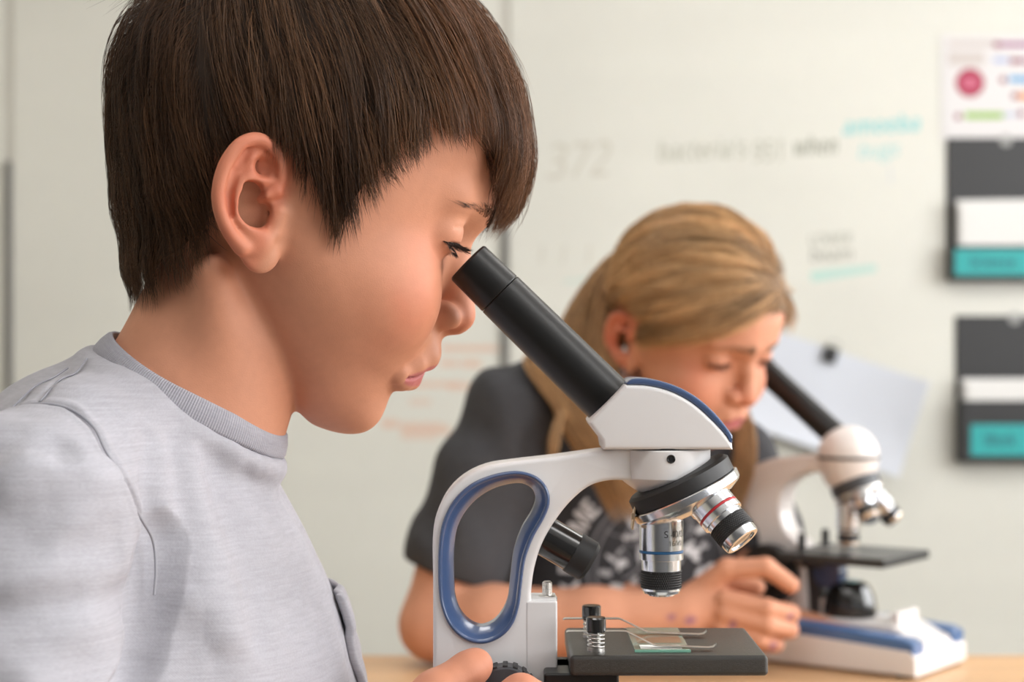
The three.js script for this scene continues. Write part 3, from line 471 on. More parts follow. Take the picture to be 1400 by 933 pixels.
      d = smin(d, chain(x, y, z, lipUp, 4), 6); d = smin(d, chain(x, y, z, lipLo, 4), 5); { const zm = Math.min(z, 23), ym = mouthY(zm); d = smax(d, -Math.max(Math.abs(y - ym) - 0.5, mouthX(zm) - x, z - 22.5), 1.6); }
      d = smax(d, -ell(x, y, z, 93, -70.5, 0, 8, 4, 16), 6);
      // eye: lid ball over the socket and a narrow opening
      d = smin(d, ell(x, y, z, 66.4, 10, 31, 13.6, 13, 14), 4.5);
      d = smax(d, -chain(x, y, z, crease, 0), 1.8);   // lid crease
      const oy = o.open ?? 1; d = smax(d, -ell(x, y, z, 79, 5.8 - 0.06 * (z - 31) + up, 31.8, 8.5, 2.4 * oy, 13), 1.4);
    }
    return d;
  };
  const f = (x, y, z) => {
    const za = Math.abs(z); let d = core(x, y, za);
    if (za > 48 && x < 12 && x > -54 && y < 24 && y > -58) d = smin(d, ear(x, y, za), 3.2);
    return d;
  };
  return { f, ez, lipDist: (x, y, z) => { const za = Math.min(Math.abs(z), 24); const dy = y - mouthY(Math.min(za, 23)); return [dy, za]; } };
}

// ------------------------------------------------------------------ hair: thousands of fine tapering strands
function strandMesh(list, radius, tipRatio = 0.25) { // list of { pts: [[x,y,z]...], c: [r,g,b], r? }
  let nv = 0, nt = 0; for (const s of list) { nv += s.pts.length * 3; nt += (s.pts.length - 1) * 6; }
  const P = new Float32Array(nv * 3), Nn = new Float32Array(nv * 3), C = new Float32Array(nv * 3), I = new Uint32Array(nt * 3); let v = 0, q = 0;
  for (const s of list) { const p = s.pts, n = p.length, base = v, R = s.r ?? radius;
    let ux = 0, uy = 0, uz = 0;
    for (let i = 0; i < n; i++) {
      const a = p[Math.max(i - 1, 0)], b = p[Math.min(i + 1, n - 1)]; let tx = b[0] - a[0], ty = b[1] - a[1], tz = b[2] - a[2], l = Math.hypot(tx, ty, tz) || 1; tx /= l; ty /= l; tz /= l;
      if (i === 0) { if (Math.abs(ty) < 0.8) { ux = -tz; uy = 0; uz = tx; } else { ux = 0; uy = tz; uz = -ty; } }
      const dt = ux * tx + uy * ty + uz * tz; ux -= dt * tx; uy -= dt * ty; uz -= dt * tz; l = Math.hypot(ux, uy, uz) || 1; ux /= l; uy /= l; uz /= l;
      const wx = ty * uz - tz * uy, wy = tz * ux - tx * uz, wz = tx * uy - ty * ux, r = R * (i === n - 1 ? 0.06 : 1 - (1 - tipRatio) * Math.pow(i / (n - 1), 2.2));
      for (let k = 0; k < 3; k++) { const co = [1, -0.5, -0.5][k], si = [0, 0.8660254, -0.8660254][k], nx = ux * co + wx * si, ny = uy * co + wy * si, nz = uz * co + wz * si; const o = v * 3; P[o] = p[i][0] + nx * r; P[o + 1] = p[i][1] + ny * r; P[o + 2] = p[i][2] + nz * r; Nn[o] = nx; Nn[o + 1] = ny; Nn[o + 2] = nz; C[o] = s.c[0]; C[o + 1] = s.c[1]; C[o + 2] = s.c[2]; v++; }
      if (i) for (let k = 0; k < 3; k++) { const a0 = base + (i - 1) * 3 + k, a1 = base + (i - 1) * 3 + (k + 1) % 3, b0 = a0 + 3, b1 = a1 + 3; I[q++] = a0; I[q++] = a1; I[q++] = b0; I[q++] = a1; I[q++] = b1; I[q++] = b0; }
    } }
  const g = new THREE.BufferGeometry(); g.setAttribute('position', new THREE.BufferAttribute(P, 3)); g.setAttribute('normal', new THREE.BufferAttribute(Nn, 3)); g.setAttribute('color', new THREE.BufferAttribute(C, 3)); g.setIndex(new THREE.BufferAttribute(I, 1)); return g;
}
// polar frame about the crown; scalp radius found along each direction
function hairFrame(f, C, crown, rmax = 220) {
  const k = V(crown[0] - C[0], crown[1] - C[1], crown[2] - C[2]).normalize(), fw = V(1, 0, 0).addScaledVector(k, -k.x).normalize(), sd = k.clone().cross(fw).negate(); // sd towards +z
  if (sd.z < 0) sd.negate();
  const dir = (phi, th) => { const s = Math.sin(th), c = Math.cos(th), a = Math.cos(phi) * s, b = Math.sin(phi) * s; return [k.x * c + fw.x * a + sd.x * b, k.y * c + fw.y * a + sd.y * b, k.z * c + fw.z * a + sd.z * b]; };
  const polar = (x, y, z) => { const d = V(x - C[0], y - C[1], z - C[2]).normalize(); return [Math.atan2(d.dot(sd), d.dot(fw)), Math.acos(clamp(d.dot(k), -1, 1))]; };
  const NA = 160, NT = 120, rad = new Float32Array((NA + 1) * (NT + 1));
  for (let i = 0; i <= NA; i++) for (let j = 0; j <= NT; j++) { const d = dir(-Math.PI + i / NA * 2 * Math.PI, j / NT * Math.PI); let r = rmax; for (let s = 0; s < 60; s++) { const q = f(C[0] + d[0] * r, C[1] + d[1] * r, C[2] + d[2] * r); if (q < 0.1) break; r -= Math.max(q * 0.8, 0.1); } rad[i * (NT + 1) + j] = r; }
  const scalp = (phi, th) => { let a = (phi + Math.PI) / (2 * Math.PI); a -= Math.floor(a); const x = a * NA, y = clamp(th / Math.PI, 0, 1) * NT, i = Math.min(Math.floor(x), NA - 1), j = Math.min(Math.floor(y), NT - 1), s = x - i, t = y - j, at = (p, q) => rad[p * (NT + 1) + q]; return lerp(lerp(at(i, j), at(i + 1, j), s), lerp(at(i, j + 1), at(i + 1, j + 1), s), t); };
  return { dir, polar, scalp, C };
}
function edgeTable(frame, pts) { const rows = pts.map(([x, y, z]) => frame.polar(x, y, z)).map(([p, t]) => [Math.abs(p), t]).sort((a, b) => a[0] - b[0]); return (phi) => { const a = Math.abs(Math.atan2(Math.sin(phi), Math.cos(phi))); if (a <= rows[0][0]) return rows[0][1]; for (let i = 0; i + 1 < rows.length; i++) if (a <= rows[i + 1][0]) return lerp(rows[i][1], rows[i + 1][1], (a - rows[i][0]) / Math.max(rows[i + 1][0] - rows[i][0], 1e-6)); return rows[rows.length - 1][1]; }; }

// ------------------------------------------------------------------ the boy
const skinBump = (() => { const a = tileNoise(256, 256, 41), b = tileNoise(120, 120, 42); return dataTexture(512, 512, (u, v) => 0.6 * a(u, v) + 0.4 * b(u, v), false, [1, 1]); })();
const skinMat = new THREE.MeshPhysicalMaterial({ vertexColors: true, roughness: 0.54, sheen: 0.3, sheenColor: col(1, 0.55, 0.4), sheenRoughness: 0.5, specularIntensity: 0.55, bumpMap: skinBump, bumpScale: 0.000045 });
const fit = (g, m4) => { g.applyMatrix4(m4); return g; };
const headPose = (T, yaw, pitch, roll = 0) => new THREE.Matrix4().makeTranslation(...T).multiply(new THREE.Matrix4().makeRotationY(yaw)).multiply(new THREE.Matrix4().makeRotationZ(-pitch)).multiply(new THREE.Matrix4().makeRotationX(roll));
const blob = (x, y, z, c, r) => Math.exp(-(((x - c[0]) / r[0]) ** 2 + ((y - c[1]) / r[1]) ** 2 + ((z - c[2]) / r[2]) ** 2));
function headColour(base, o = {}) { // pigment only: rosy cheeks, ears, nose and lips, freckles
  return (x, y, z) => { const za = Math.abs(z); let r = base[0], g = base[1], b = base[2];
    const mot = 1 + 0.05 * N3(x * 0.06, y * 0.06, z * 0.06) + 0.035 * N3(x * 0.25, y * 0.25, z * 0.25) + 0.02 * N3(x * 0.9, y * 0.9, z * 0.9);
    let red = 0.55 * blob(x, y, za, [66, -28, 44], [20, 20, 22]) + 0.5 * blob(x, y, za, [100, -22, 4], [11, 10, 12]) + 0.28 * blob(x, y, za, [62, -2, 46], [16, 10, 14]) + 0.66 * smoothstep(za, 63, 67) * smoothstep(x, -3, -11) * smoothstep(y, 30, 14) + 0.3 * blob(x, y, za, [80, 4, 30], [8, 7, 14]);
    red = Math.min(red, 0.9) * (1 + 0.5 * N3(x * 0.09, y * 0.09, z * 0.09)) * (o.rosy ?? 1);
    r *= 1 + 0.06 * red; g *= 1 - 0.30 * red; b *= 1 - 0.34 * red;
    const [dy, lz] = o.head.lipDist(x, y, z), kz = Math.sqrt(Math.max(0, 1 - (lz / 23.5) ** 2)), hUp = 8 * kz * (1 - 0.18 * Math.exp(-((lz / 3) ** 2))), hLo = 8.4 * kz, lip = x > 76 && za < 23 ? (dy > 0 ? smoothstep(dy, hUp + 0.5, hUp - 0.9) : smoothstep(-dy, hLo + 0.6, hLo - 1.2)) : 0;
    r = lerp(r, base[0] * 0.8, lip * 0.9); g = lerp(g, base[1] * 0.5, lip * 0.9); b = lerp(b, base[2] * 0.84, lip * 0.9);
    for (const [fx, fy, fz, fr] of o.freckles ?? []) { const q = Math.hypot(x - fx, y - fy, za - fz); if (q < fr) { const k = smoothstep(q, fr * 0.4, fr); r *= lerp(0.45, 1, k); g *= lerp(0.32, 1, k); b *= lerp(0.3, 1, k); } }
    return [r * mot, g * mot, b * mot]; };
}
const eyeMat = new THREE.MeshPhysicalMaterial({ vertexColors: true, roughness: 0.12, clearcoat: 1, clearcoatRoughness: 0.04 }), lashMat = new THREE.MeshStandardMaterial({ vertexColors: true, roughness: 0.5 });
function faceDetails(who, hf, pose, home, o) {
  for (const s of [1, -1]) { const e = new THREE.SphereGeometry(12, 48, 32); const look = V(0.9, -0.43, 0).normalize(); mapVertices(e, 'color', 3, (x, y, z) => { const c = (x * look.x + y * look.y) / 12; return c > 0.965 ? [0.01, 0.008, 0.007] : c > 0.885 ? o.iris : [0.62, 0.57, 0.53]; }); e.translate(66, 9.4, s * 31); part('eye', home(mm(fit(e, pose))), eyeMat, who); }
  const fine = [], brow = [], on = (x, y, z) => { let X = x; for (let q = 0; q < 40; q++) { const d = hf(X, y, z); if (d < 0.03) break; X -= d * 0.8; } return X; };
  const bz = table([[8, 28], [20, 29], [30, 28.4], [40, 26.4], [47, 24]]);
  for (const s of [1, -1]) {
    for (let i = 0; i < 130; i++) { const t = i / 129, a = lerp(-0.9, 1.35, t) + rr(-0.02, 0.02), z = 31 + 12.6 * Math.sin(a), x = 66.8 + 13 * Math.cos(a), y = 8 - 0.06 * (z - 31) - 2.2 * Math.pow(Math.abs(Math.sin(a)), 3) + rr(-0.25, 0.25), L = rr(6, 9.5) * (0.75 + 0.25 * Math.cos(a)), ou = 0.1 + 0.5 * Math.sin(a), p = []; const dr = rr(0.35, 0.75); for (let k = 0; k <= 6; k++) { const q = k / 6; p.push([x + Math.cos(a * 0.7) * L * q * 0.85, y - L * dr * q + L * 0.45 * q * q, s * (z + ou * L * q * 0.7)]); } fine.push({ pts: p, c: o.lash, r: 0.14 }); }
    for (let i = 0; i < 46; i++) { const t = i / 45, a = lerp(-0.8, 1.0, t), z = 31 + 12 * Math.sin(a), x = 66.6 + 12.9 * Math.cos(a), y = 3.6 + 0.8 * Math.abs(Math.sin(a)), L = rr(2.4, 4.2), p = []; for (let k = 0; k <= 4; k++) { const q = k / 4; p.push([x + Math.cos(a) * L * q * 0.7, y - L * 0.6 * q, s * (z + (0.1 + 0.4 * Math.sin(a)) * L * q)]); } fine.push({ pts: p, c: o.lash, r: 0.12 }); }
    for (let i = 0; i < 260; i++) { const t = Math.pow(rnd(), 1.7), z = lerp(8, 47, t), w = lerp(3.4, 0.9, t); const y = bz(z) + rr(-w, w) * 1.25, L = rr(3.5, 6.5), p = []; for (let k = 0; k <= 4; k++) { const q = k / 4, zz = z + L * q * 0.7, yy = y + L * q * lerp(0.7, -0.15, t); p.push([on(104, yy, zz) + 0.2 + 0.6 * Math.sin(q * 3), yy, s * zz]); } brow.push({ pts: p, c: o.brow, r: lerp(0.12, 0.06, t) }); }
  }
  part('eyelashes', home(mm(fit(strandMesh(fine, 0.2), pose))), lashMat, who).userData.kind = 'stuff'; part('eyebrows', home(mm(fit(strandMesh(brow, 0.12), pose))), lashMat, who).userData.kind = 'stuff';
}
const SKIN = [0.555, 0.255, 0.155];
{
  const boy = thing('person', 'boy in a pale grey t-shirt looking into the front microscope', 'person', [-0.17, 0, 0]);
  const home = (g) => g.translate(0.17, 0, 0);
  const HT = [-107.1, 1130.2, 0], pose = headPose(HT, 13 * Math.PI / 180, 23 * Math.PI / 180);
  const head = makeHead({ open: 0.9 });
  const neck = [[-6, -30, 0, 38], [-5, -80, 0, 41.5], [-5, -112, 0, 44.5], [-18, -150, 0, 52]];
  const hf = (x, y, z) => { const za = Math.abs(z); let d = head.f(x, y, z); const n = smin(chain(x, y, za, neck, 10), cap(x, y, za, [-24, -52, 46], [24, -128, 16], 8, 8), 16); d = smin(d, n, 5); return d; };
  const freckles = [[78, -22, 34, 0.8], [66, -36, 46, 0.7], [98, -8, 8, 0.7], [96, -4, 8, 0.5], [92, -12, 10, 0.5], [97, -18, 9, 0.6], [57, 22, 57, 0.6]];
  const hg = meshField(hf, [-104, -150, -84], [112, 122, 84], 1.05);
  mapVertices(hg, 'color', 3, headColour(SKIN, { freckles, head })); mapVertices(hg, 'uv', 2, (x, y, z) => [(x + 0.5 * z) / 60, (y + 0.3 * z) / 60]);
  // right arm and hand on the focus knob, left arm resting on the table
  const hand = (x, y, z) => {
    let d = smin(ell(x, y, z, -52, 862, 84, 27, 22, 16), cap(x, y, z, [-86, 838, 104], [-54, 866, 84], 19, 20), 14);
    d = smin(d, chain(x, y, z, [[-60, 868, 78, 14], [-52, 884, 68, 12], [-35, 899, 58, 10.4], [-20.5, 907.6, 49, 8.6], [-17, 909.6, 46.4, 8.2]], 3), 8);
    d = smin(d, chain(x, y, z, [[-36, 876, 90, 11], [4, 900, 68, 9.6], [17, 892, 52, 8.6], [15, 881, 44, 7.6]], 2), 5);
    d = smin(d, chain(x, y, z, [[-32, 862, 93, 11], [12, 884, 74, 9.4], [24, 874, 58, 8.6], [20, 862, 48, 7.6]], 2), 4); d = smin(d, chain(x, y, z, [[-34, 848, 92, 10.4], [6, 866, 76, 9], [19, 857, 62, 8.2], [15, 847, 52, 7.4]], 2), 4); d = smin(d, chain(x, y, z, [[-40, 838, 88, 9.4], [-8, 848, 78, 8], [5, 842, 67, 7.4], [4, 833, 58, 6.6]], 2), 4);
    return d; };
  const arm = (x, y, z) => { let d = chain(x, y, z, [[-204, 970, 126, 33], [-208, 880, 148, 35], [-208, 786, 152, 32], [-150, 806, 132, 28], [-84, 840, 103, 19]], 8); d = smin(d, chain(x, y, z, [[-190, 958, -126, 33], [-172, 890, -148, 32], [-135, 800, -156, 28], [10, 772, -124, 22], [56, 768, -95, 17]], 8), 1); d = smin(d, ell(x, y, z, 92, 758, -78, 36, 14, 26), 12); return d; };
  const ag = meshField((x, y, z) => smin(arm(x, y, z), hand(x, y, z), 10), [-260, 740, -205], [140, 1035, 200], 5, { newton: 1 });
  const hdg = meshField((x, y, z) => smin(arm(x, y, z), hand(x, y, z), 10), [-96, 822, 34], [36, 924, 122], 1.6);
  // torso, hips and legs under the clothes
  const torso = (x, y, z) => { let d = ell(x, y, z, -176, 870, 0, 66, 130, 112); d = smin(d, ell(x, y, z, -200, 980, 0, 48, 50, 95), 20); d = smin(d, chain(x, y, z, [[-165, 990, 0, 48], [-172, 1020, 0, 44]], 5), 20); d = smin(d, chain(x, y, z, [[-180, 690, 60, 92], [-180, 690, -60, 92]], 5), 60); for (const s of [-1, 1]) d = smin(d, chain(x, y, z, [[-170, 660, s * 85, 78], [110, 650, s * 100, 62], [130, 440, s * 100, 46], [110, 90, s * 100, 36], [120, 50, s * 100, 38], [230, 40, s * 105, 30]], 12), 25); return d; };
  const tg = meshField((x, y, z) => smax(torso(x, y, z), 8 - y, 5), [-290, 0, -200], [280, 1060, 200], 9, { newton: 1 });
  for (const g of [ag, hdg, tg]) { mapVertices(g, 'color', 3, (x, y, z, nx, ny, nz) => { const k = 1 + 0.06 * N3(x * 0.05, y * 0.05, z * 0.05) + 0.03 * N3(x * 0.3, y * 0.3, z * 0.3); const tip = 0.35 * Math.max(blob(x, y, z, [-17, 909, 46], [10, 9, 10]), blob(x, y, z, [4, 903, 70], [10, 9, 12])); return [SKIN[0] * k * 1.05, SKIN[1] * k * (1 - 0.2 * tip), SKIN[2] * k * (1 - 0.15 * tip)]; }); mapVertices(g, 'uv', 2, (x, y, z) => [(x + 0.5 * z) / 60, (y + 0.3 * z) / 60]); }
  fit(hg, pose);
  const body = part('body', home(mm(mergeGeometries([hg, ag, hdg, tg]))), skinMat, boy);
  faceDetails(boy, hf, pose, home, { iris: [0.06, 0.03, 0.018], lash: [0.012, 0.009, 0.008], brow: [0.05, 0.03, 0.02] });

  // hair
  const fr = hairFrame((x, y, z) => { const za = Math.abs(z); return smin(smin(ell(x, y, z, -3, 32, 0, 92, 85, 73.5), chain(x, y, za, neck, 10), 14), smax(Math.hypot((x - 14) / 1.1, za) - 66, Math.max(-70 - y, y - 60), 20), 16); }, [-3, 28, 0], [-58, 106, 0]);
  const outline = [[41, 126], [68, 111], [85, 95], [98.5, 73], [105.5, 52], [105.5, 36], [101, 26], [0, 131], [-45, 123], [-88, 96], [-106, 62], [-109, 32], [-99, 2], [-86.5, -23], [-75, -45], [-62, -66], [-52, -76]];
  const thick = table(outline.map(([x, y]) => { const [p, t] = fr.polar(x, y, 0); return [Math.cos(p) > 0 ? t : -t, Math.hypot(x + 3, y - 28) - fr.scalp(p, t)]; }).sort((a, b) => a[0] - b[0]));
  const side = table([[-80, 3], [-40, 3.2], [-10, 4], [10, 6], [40, 10], [70, 14], [110, 19]]);
  const T = (phi, th) => { const d = fr.dir(phi, th), k = Math.pow(Math.abs(d[2]), 1.5), y = 28 + d[1] * 100; return Math.max(1, lerp(thick(th * (Math.cos(phi) > 0 ? 1 : -1)), side(y), clamp(k * 1.25, 0, 1))); };
  // lower edge of the haircut: fringe, temple, sideburn, over the ear, nape
  const edge = edgeTable(fr, [[103, 24, 0], [101, 24.5, 12], [93, 27, 24], [80, 35, 37], [68, 44, 48], [57, 49, 56], [46, 43, 61], [37, 34, 63], [31, 24, 64], [26, 9, 65], [25, -5, 65], [26, -17, 65], [21, -16, 66], [11, -8, 67], [0, 2, 68], [-9, 9, 68], [-18, 13, 68], [-26, 12, 67], [-33, 7, 65], [-37, -4, 63], [-37, -20, 62], [-33, -36, 60], [-31, -50, 56], [-34, -62, 46], [-40, -69, 34], [-46, -75, 18], [-51, -78, 0]]);
  const pos = (phi, th, h) => { const d = fr.dir(phi, th), r = fr.scalp(phi, th) + h; return [fr.C[0] + d[0] * r, fr.C[1] + d[1] * r, fr.C[2] + d[2] * r]; };
  const list = []; const COUNT = 23000;
  for (let tries = 0; list.length < COUNT && tries < 200000; tries++) {
    const phi0 = rr(-Math.PI, Math.PI), e = edge(phi0), th0 = Math.acos(1 - rnd() * (1 - Math.cos(e))); if (th0 > e - 0.03) continue;
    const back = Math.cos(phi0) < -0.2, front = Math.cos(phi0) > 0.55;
    const L = (front ? rr(0.6, 1.2) : rr(0.3, 0.85) * (back ? 0.85 : 0.95)), ragged = rr(-0.07, 0.035) + (front ? rr(-0.10, 0.03) : 0) + 0.03 * N3(phi0 * 9, 3, 0);
    const th1 = Math.min(th0 + L, e + ragged); if (th1 < th0 + 0.1) continue;
    const lay = Math.pow(rnd(), 0.55), n = 8, cw = front ? 0.055 : 0.065, ci = Math.round(phi0 / cw + rr(-0.3, 0.3)), cj = Math.floor(th0 / 0.3 + 0.37 * ci), hh = (q) => { const v = Math.sin(ci * 127.1 + cj * 311.7 + q * 74.7) * 43758.5453; return v - Math.floor(v); };
    const clump = (ci + 0.4 * (hh(1) - 0.5)) * cw, grip = rr(0.2, 0.8), wild = !back && rnd() < 0.04 ? rr(1, 3.4) : 0, lean = (hh(2) - 0.5) * 0.3 + rr(-0.07, 0.07), puff = 0.8 + 0.3 * hh(3);
    const swirl = 0.24 * N3(phi0 * 2.2, th0 * 1.6, 2) + lean, pts = [];
    for (let i = 0; i <= n; i++) { const t = i / n, th = lerp(th0, th1, t); let p = lerp(phi0, clump, grip * t * t) + swirl * t * Math.min(1, 0.5 / Math.max(Math.sin(th), 0.3)) + 0.02 * N3(phi0 * 20, t * 2, th0 * 9);
      const lift = smoothstep(t * (th1 - th0), 0, 0.32), h = 0.6 + T(p, th) * lift * (0.32 + 0.68 * lay) * lerp(1, puff, t) + wild * t * t * 2.2; pts.push(pos(p, th, h)); }
    if (pts.some((p) => p[1] < -83)) continue;
    const k = rr(0.6, 1.4) * (0.5 + 1.0 * hh(4)) * (front ? 1.35 : 1), warm = rr(0.92, 1.1) * (front ? 1.1 : 1); list.push({ pts, c: [0.092 * k * warm, 0.045 * k, 0.0215 * k / warm], r: rr(0.1, 0.19) });  // fringe strands lighter and warmer: partly pigment, partly light painted into the colour
  }
  for (let i = 0; i < 70; i++) { // flyaway hairs at the back and crown
    const phi = rr(2.5, 3.6) * (rnd() < 0.5 ? 1 : -1), th0 = rr(0.05, 0.45), pts = [], o = rr(6, 20), b = rr(-0.3, 0.3); for (let k = 0; k <= 8; k++) { const t = k / 8; pts.push(pos(phi + b * t * t, th0 + 0.42 * t, T(phi, th0 + 0.4 * t) * 0.9 + o * t * t)); } list.push({ pts, c: [0.05, 0.03, 0.018], r: 0.09 }); }
  const hairMat = new THREE.MeshPhysicalMaterial({ vertexColors: true, roughness: 0.4, specularIntensity: 0.6 });
  const hair = new THREE.Group(); hair.name = 'hair'; hair.userData.label = 'straight dark brown hair with a fringe'; boy.add(hair);
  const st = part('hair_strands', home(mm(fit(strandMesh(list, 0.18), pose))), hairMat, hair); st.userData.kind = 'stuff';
  { const NA = 180, NT = 60, P = [], I = []; for (let i = 0; i <= NA; i++) for (let j = 0; j <= NT; j++) { const phi = -Math.PI + i / NA * 2 * Math.PI, e = edge(phi) - (Math.cos(phi) > 0.3 ? 0.2 : 0.12), th = Math.max(0.001, j / NT * e), fade = smoothstep(th, e, e - 0.25); P.push(...pos(phi, th, 0.3 + fade * T(phi, th) * 0.42)); if (i < NA && j < NT) { const a = i * (NT + 1) + j; I.push(a, a + 1, a + NT + 1, a + 1, a + NT + 2, a + NT + 1); } }
    const g = new THREE.BufferGeometry(); g.setAttribute('position', new THREE.Float32BufferAttribute(P, 3)); g.setIndex(I); g.computeVertexNormals(); part('hair_roots', home(mm(fit(g, pose))), new THREE.MeshStandardMaterial({ color: col(0.035, 0.02, 0.012), roughness: 0.9 }), hair); }
}

// ------------------------------------------------------------------ clothes of the boy
function polyDist(pts) { let lo = [1e9, 1e9, 1e9], hi = [-1e9, -1e9, -1e9]; for (const p of pts) for (let i = 0; i < 3; i++) { lo[i] = Math.min(lo[i], p[i] - 14); hi[i] = Math.max(hi[i], p[i] + 14); }
  return (x, y, z) => { if (x < lo[0] || y < lo[1] || z < lo[2] || x > hi[0] || y > hi[1] || z > hi[2]) return 14; let d = 1e9; for (let i = 0; i + 1 < pts.length; i++) { const c = cap(x, y, z, pts[i], pts[i + 1], 0, 0); if (c < d) d = c; } return Math.min(d, 14); }; }
const clothTex = (streak, seedN) => { const a = tileNoise(10, 300, seedN), b = tileNoise(24, 150, seedN + 1), c = tileNoise(300, 300, seedN + 2), w = tileNoise(7, 9, seedN + 3); return dataTexture(768, 768, (u, v) => { const k = 1 + streak * (0.10 * (a(u, v) - 0.5) + 0.09 * (b(u, v) - 0.5) + 0.05 * (w(u, v) - 0.5)) + 0.05 * (c(u, v) - 0.5); return [0.648 * k, 0.645 * k, 0.672 * k]; }, true, [1, 1]); };
const weave = (() => { const a = tileNoise(180, 180, 61); return dataTexture(512, 512, (u, v) => 0.5 + 0.28 * Math.sin(u * Math.PI * 2 * 160) * Math.sin(v * Math.PI * 2 * 160) + 0.22 * (a(u, v) - 0.5), false, [1, 1]); })();
{
  const boy = scene.getObjectByName('person'), home = (g) => g.translate(0.17, 0, 0);
  const ringC = [-154.5, 1033, 8], A1 = V(83, -41, 0).normalize(), UPN = V(41, 83, 0).normalize();
  const ringAt = (a, r, h) => { const p = V(...ringC).addScaledVector(A1, Math.cos(a) * (48.5 + r)).addScaledVector(V(0, 0, 1), Math.sin(a) * (51.5 + r)).addScaledVector(UPN, h + (Math.cos(a) < 0 ? 5 : -3) * Math.cos(a) ** 2); return [p.x, p.y, p.z]; };
  const ringPts = []; for (let i = 0; i <= 40; i++) ringPts.push(ringAt(i / 40 * Math.PI * 2, 3.6, -9.5));
  const base = (x, y, z) => {
    const sh = -166 + Math.min(930 - y, 60) * 0.19; let d = ell(x - sh, y, z, 0, 888, 2, 83, 150, 130);
    d = smin(d, ell(x - sh, y, z, 0, 740, 0, 96, 150, 126), 40); d = smin(d, ell(x, y, z, -206, 984, 0, 62, 64, 108), 36);
    d = smin(d, chain(x, y, z, [[-180, 1010, 40, 28], [-194, 1004, 88, 34], [-203, 986, 128, 43]], 8), 30); d = smin(d, chain(x, y, z, [[-176, 1012, -34, 28], [-190, 990, -88, 32], [-192, 968, -128, 40]], 8), 30);
    let s = chain(x, y, z, [[-204, 986, 130, 44], [-210, 905, 150, 50], [-209, 845, 152, 53]], 10); s = smin(s, chain(x, y, z, [[-192, 966, -130, 42], [-170, 895, -150, 46], [-140, 850, -158, 48]], 10), 1); s = smax(s, 842 - y - (x + 200) * 0.1, 4);
    d = smin(d, s, 11);
    let r = 14; if (y > 985) { r = 1e9; for (let i = 0; i < 40; i++) r = Math.min(r, cap(x, y, z, ringPts[i], ringPts[i + 1], 3.5, 3.5)); d = smin(d, r, 15); }
    return smax(d, 640 - y, 8); };
  // garment seams run over the surface
  const onZ = (x, y) => { let z = 260; for (let i = 0; i < 80; i++) { const q = base(x, y, z); if (q < 0.05) break; z -= q * 0.7; } return [x, y, z]; }, onY = (x, z) => { let y = 1100; for (let i = 0; i < 80; i++) { const q = base(x, y, z); if (q < 0.05) break; y -= q * 0.7; } return [x, y, z]; };
  const armhole = [onY(-214, 112), onY(-200, 116), onY(-188, 118), onZ(-176, 1024), onZ(-168, 1014), onZ(-161, 1002), onZ(-157, 988), onZ(-153.5, 974), onZ(-152, 962), onZ(-152, 952)];
  const sh1 = [onY(-197, 46), onY(-198, 64), onY(-200, 84), onY(-202, 112)], sh2 = [onY(-205, 50), onY(-207, 68), onY(-210, 88), onY(-214, 112)];
  const dArm = polyDist(armhole), dS1 = polyDist(sh1), dS2 = polyDist(sh2);
  const P3 = (l, z) => l.map(([u, v]) => onZ((u - 700) * (900 - z) / 2520, 1060 - (v - 466.5) * (900 - z) / 2520));
  const folds = [[P3([[226, 735], [218, 800], [205, 880], [196, 940]], 100), 9, 8.5], [P3([[196, 600], [200, 660], [206, 720]], 110), 7, 2.6], [P3([[262, 630], [300, 740], [332, 850]], 70), 9, -2.2], [P3([[296, 620], [338, 740], [366, 850]], 60), 8, 1.6], [P3([[232, 610], [250, 700], [262, 780]], 90), 8, 1.4], [P3([[2, 612], [40, 600], [80, 606]], 150), 9, 3.2], [P3([[20, 760], [90, 742], [150, 752]], 160), 7, 1.6], [P3([[10, 830], [80, 815], [160, 828]], 160), 8, 1.7]].map(([p, w, a]) => [polyDist(p), w, a]);
  const groove = (s, w, a) => (s < 13 ? a * Math.exp(-((s / w) ** 2)) : 0);
  const shirtF = (x, y, z) => {
    let d = base(x, y, z); if (Math.abs(d) > 26) return d;
    const sl = smoothstep(z, 112, 140) * smoothstep(x, -140, -170), ch = smoothstep(z, 20, 70) * (1 - sl) * smoothstep(y, 1030, 985);
    d -= sl * (2.4 * Math.sin(y * 0.17 + 3.4 * N3(x * 0.03, y * 0.02, z * 0.02) + x * 0.04) * (0.5 + N3(x * 0.02, y * 0.015, 3)) + 3.4 * N3(x * 0.018, y * 0.045, z * 0.02));
    d -= ch * (3.6 * Math.sin((x + 0.45 * y) * 0.155 + 2.2 * N3(x * 0.012, y * 0.012, 9)) * smoothstep(x, -80, -120) * (0.55 + 0.9 * N3(x * 0.01, y * 0.009, 5)) + 1.4 * N3(x * 0.03, y * 0.012, z * 0.03));
    d -= 1.7 * N3(x * 0.035, y * 0.03, z * 0.035) + 0.35 * N3(x * 0.11, y * 0.08, z * 0.11);
    for (const [f, w, a] of folds) { const s = f(x, y, z); if (s < 13.9) d += 1.7 * a * (Math.exp(-((s / w) ** 2)) - Math.exp(-((13.9 / w) ** 2))); }
    d += groove(dArm(x, y, z), 2, 2.3) + groove(dS1(x, y, z), 1.6, 1.3) + groove(dS2(x, y, z), 1.6, 1.3); const s = dArm(x, y, z); if (s < 12) d -= 0.8 * Math.exp(-(((s - 4.5) / 2.6) ** 2));
    return d; };
  const g = meshField(shirtF, [-285, 636, -220], [-30, 1066, 220], 2.1);
  const uvOf = (x, y, z) => [Math.atan2(z, -(x + 165)) * 110 / 160, (y + 0.04 * x) / 160];
  mapVertices(g, 'uv', 2, uvOf);
